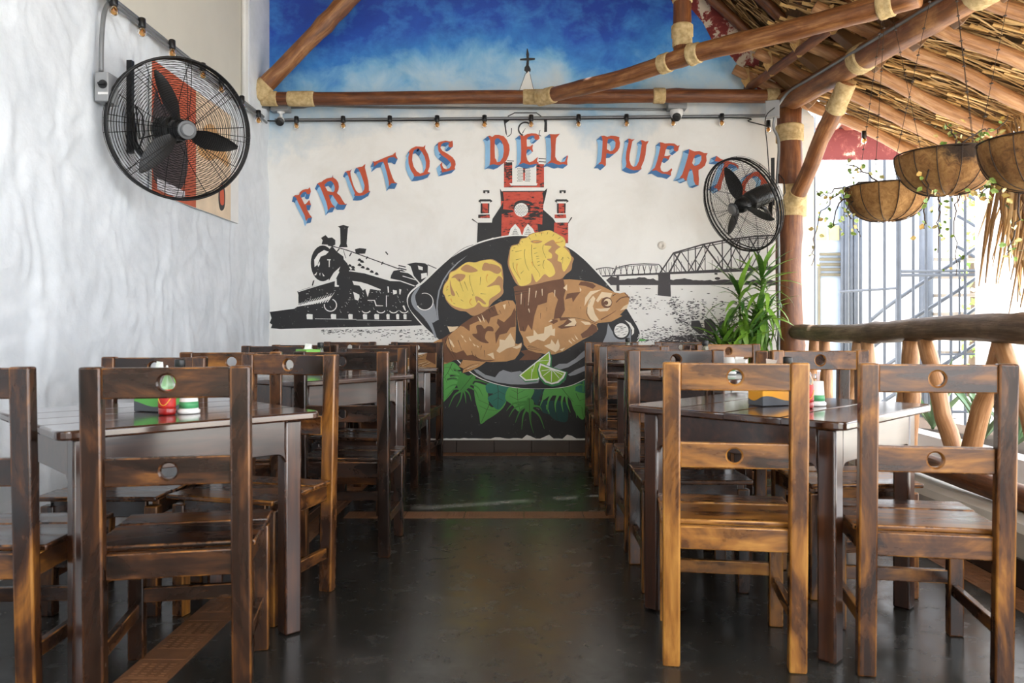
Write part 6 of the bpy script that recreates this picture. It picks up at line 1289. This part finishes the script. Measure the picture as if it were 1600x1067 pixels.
m = MB(); m.box(((2.2 + wx(1502)) / 2, WY_ + 0.12, wz(250) / 2), (wx(1502) - 2.2, 0.24, wz(250))); YW = m.build('wall_yard', WHITEWALL); tag(YW, kind='structure')
m = MB(); m.box(((2.2 + wx(1502)) / 2, WY_ + 0.13, (wz(250) + wz(200)) / 2), (wx(1502) - 2.2, 0.22, wz(200) - wz(250))); tag(m.build('wall_yard_parapet', YRED), kind='structure')
# corrugated eave above the parapet
CORR = simple('clay_roof_sheet', srgb(150, 84, 66), 0.7, var=0.2); m = MB(); V = []; n = 120
for i in range(n + 1):
    x = 2.0 + (wx(1520) - 2.0) * i / n; z = wz(204) + 0.045 * math.sin(i * 2 * math.pi / 7.5); V += [(x, WY_ - 0.2, z), (x, WY_ + 1.4, z + 0.35), (x, WY_ + 1.4, z + 0.365), (x, WY_ - 0.2, z + 0.015)]
m.add(V, [(4 * i + j, 4 * i + (j + 1) % 4, 4 * i + 4 + (j + 1) % 4, 4 * i + 4 + j) for i in range(n) for j in range(4)]); tag(m.build('roof_sheet', CORR, smooth=False), 'wavy clay roof sheet above the red yard parapet', 'roof')
# white door with louvre and yellow panes, against the yard wall
DOORW = simple('bluish_white_door', srgb(158, 172, 190), 0.5, var=0.04); LOUV = simple('louvre_slat', srgb(112, 106, 90), 0.6); YPANE = simple('yellow_pane', srgb(202, 184, 120), 0.4)
x0, x1 = wx(1273, 9.3), wx(1318, 9.3); e = empty('door_1', ((x0 + x1) / 2, 9.3, 0)); tag(e, kind='structure'); dw = x1 - x0
m = MB(); m.box((0, 0.03, 1.25), (dw, 0.05, 2.5)); m.build('door_panel', DOORW, e)
for i in range(5): m = MB(); m.box((0.02, -0.012, wz(397 + i * 8, 9.3)), (dw * 0.8, 0.03, 0.026), rot=Matrix.Rotation(R(30), 3, 'X')); m.build('louvre_slat', LOUV, e)
for sx in (-0.27, 0.16): m = MB(); m.box((sx * dw * 1.0, -0.006, wz(364, 9.3)), (dw * 0.34, 0.02, 0.17)); m.build('pane', YPANE, e)
m = MB(); m.box((-dw * 0.36, -0.012, wz(470, 9.3)), (0.03, 0.02, 0.8)); m.build('door_moulding', LOUV, e)
# bundle of service pipes on the wall
for i, (px, r_) in enumerate(((1316, 0.02), (1322, 0.03), (1330, 0.022), (1337, 0.03), (1345, 0.02))):
    m = MB(); m.tube([(0, 0, 0), (0, 0, wz(300 + 4 * i, 9.25) - 0.02), (0.04, 0.03, wz(298 + 4 * i, 9.25) + 0.05)], r_, 8); tag(m.build('service_pipe', STEEL, None, (wx(px, 9.25), 9.25, 0), smooth=True), 'grey service pipe in a bundle, %s from the yard door' % ORD[i], 'pipe', 'service pipes by the yard door')
pipe('door_jamb_pipe', [(wx(1271.5, 6.9), 6.9, 0), (wx(1271.5, 6.9), 6.9, wz(180, 6.9))], 0.016, STEEL, 'grey vertical pipe at the end of the mural wall')
# steel gate of upright bars
GY = 7.7
def gate_bar(e, p0, p1, r_=0.014, nm='bar'):
    b0 = e.location; m = MB(); m.tube([Vector(p0) - b0, Vector(p1) - b0], r_, 6); m.build(nm, STEEL, e)
g = lambda px, py: at(px, py, GY)
ge = empty('steel_gate', (g(1360, 0).x, GY, 0), 0, 'grey steel gate of upright bars beyond the railing', 'gate')
for px in (1359, 1382, 1404, 1427, 1447, 1468, 1486, 1508, 1529): gate_bar(ge, (g(px, 0).x, GY, 0.05), (g(px, 0).x, GY, g(px, 250).z))
for py in (424, 430): gate_bar(ge, g(1404, py), g(1533, py - 1), 0.018, 'cross_bar')
gate_bar(ge, g(1312, 456), g(1404, 450), 0.014, 'cross_bar'); gate_bar(ge, (g(1359, 0).x, GY, 0.25), (g(1533, 0).x, GY, 0.25), 0.016, 'cross_bar')
gate_bar(ge, (g(1404, 0).x, GY, 0.02), (g(1404, 0).x, GY, g(1404, 250).z), 0.026, 'gate_post'); gate_bar(ge, (g(1533, 0).x, GY, 0.02), (g(1533, 0).x, GY, g(1533, 250).z), 0.026, 'gate_post')
gate_bar(ge, g(1404, 555), g(1600, 552), 0.012, 'cross_bar')
# spiral stair behind the gate
SY = 8.58; sc_c = Vector((wx(1447, SY), SY, 0)); se = empty('spiral_stair', sc_c, 0, 'grey steel spiral stair with curved handrails behind the gate', 'stair')
m = MB(); m.tube([(0, 0, 0), (0, 0, 2.55)], 0.075, 14); m.build('centre_pole', STEEL, se, smooth=True)
Rs = 0.76; TREAD = simple('stair_tread', srgb(150, 140, 128), 0.7)
for i in range(9):
    a0 = R(200 + i * 22); z = 0.2 * (i + 1); m = MB(); V = []
    for zz in (z, z + 0.035):
        V += [(0.07 * math.cos(a0), 0.07 * math.sin(a0), zz), (Rs * math.cos(a0 - 0.17), Rs * math.sin(a0 - 0.17), zz), (Rs * math.cos(a0 + 0.17), Rs * math.sin(a0 + 0.17), zz)]
    m.add(V, [(2, 1, 0), (3, 4, 5), (0, 1, 4, 3), (1, 2, 5, 4), (2, 0, 3, 5)]); m.build('tread', TREAD, se)
    m = MB(); m.tube([(Rs * math.cos(a0), Rs * math.sin(a0), z), (Rs * math.cos(a0), Rs * math.sin(a0), z + 0.95)], 0.01, 5); m.build('baluster', STEEL, se)
for dz in (0.0, 0.35, 0.65, 0.95):
    m = MB(); m.tube([(Rs * math.cos(R(200 + i * 11)), Rs * math.sin(R(200 + i * 11)), 0.2 + 0.1 * i + dz) for i in range(19)], 0.02, 6); m.build('handrail', STEEL, se, smooth=True)
# white pillar, low planter wall and plants
m = MB(); xa, xb = wx(1538, 7.4), wx(1588, 7.4); m.box(((xa + xb) / 2, 7.4, 1.5), (xb - xa, 0.3, 3.0)); tag(m.build('yard_pillar', WHITEWALL), 'thick white pillar beside the steel gate', 'pillar')
m = MB(); m.box((2.76, 5.0, 0.165), (0.14, 4.0, 0.35)); pw = m.build('planter_bed', WHITEWALL); tag(pw, 'low white planter bed outside the railing', 'planter')
m = MB(); m.box((3.18, 5.0, 0.14), (0.7, 3.9, 0.28)); m.build('soil', SOIL, pw)
AL = [strap_leaf(0.42, 0.05, dr, 'aloe_leaf', 0.6) for dr in (0.2, 0.5)]
for q in AL: q.materials.append(ALOE)
for i, (x, y) in enumerate(((3.14, 6.1), (3.22, 5.55), (3.16, 5.12), (3.24, 4.7), (3.16, 4.2), (3.2, 3.6))):
    e = empty('aloe_plant', (x, y, 0.262), i * 1.3, 'spiky grey-green aloe in the planter bed, %s from the mural wall' % ORD[i], 'plant', 'aloes beyond the railing'); rdm = random.Random(i)
    for k in range(11):
        o = obj('leaf', AL[k % 2], e, (0, 0, 0.02)); o.rotation_euler = (0, -rdm.uniform(0.7, 1.35), k * 2.4); s_ = rdm.uniform(0.8, 1.4); o.scale = (s_, s_, s_)
# trees beyond the yard
def tree(p, rad, hgt, seed, label):
    rdm = random.Random(seed); e = empty('yard_tree', p, 0, label, 'tree', 'trees beyond the yard'); m = MB(); m.tube([(0, 0, 0), (0.05, 0, hgt * 0.4), (0, 0.05, hgt * 0.7)], [0.09, 0.07, 0.04], 8); m.build('trunk', BARK, e, smooth=True)
    lf = MB(); tints = []
    for i in range(1500):
        d_ = Vector((rdm.gauss(0, 1), rdm.gauss(0, 1), rdm.gauss(0, 1))).normalized() * rad * rdm.uniform(0.5, 1.0) ** 0.5; c_ = Vector((d_.x, d_.y, hgt * 0.62 + d_.z * 1.5)); a = Vector((rdm.uniform(-1, 1), rdm.uniform(-1, 1), rdm.uniform(-1, 1))).normalized() * 0.07; b_ = a.cross(Vector((rdm.uniform(-1, 1), rdm.uniform(-1, 1), 1))).normalized() * 0.035
        lf.add([c_ - a, c_ + b_, c_ + a, c_ - b_], [(0, 1, 2, 3)]); tints += [rdm.random() * 0.6] * 4
    finish(lf, tints, 'foliage', e, VLEAF)
tree((7.0, 12.4, 0), 1.1, 3.2, 1, 'bushy green tree seen through the gate'); tree((8.6, 12.0, 0), 1.2, 3.4, 2, 'bushy green tree behind the white pillar'); tree((5.2, 7.0, 0), 0.45, 0.9, 3, 'low green shrub near the white pillar')
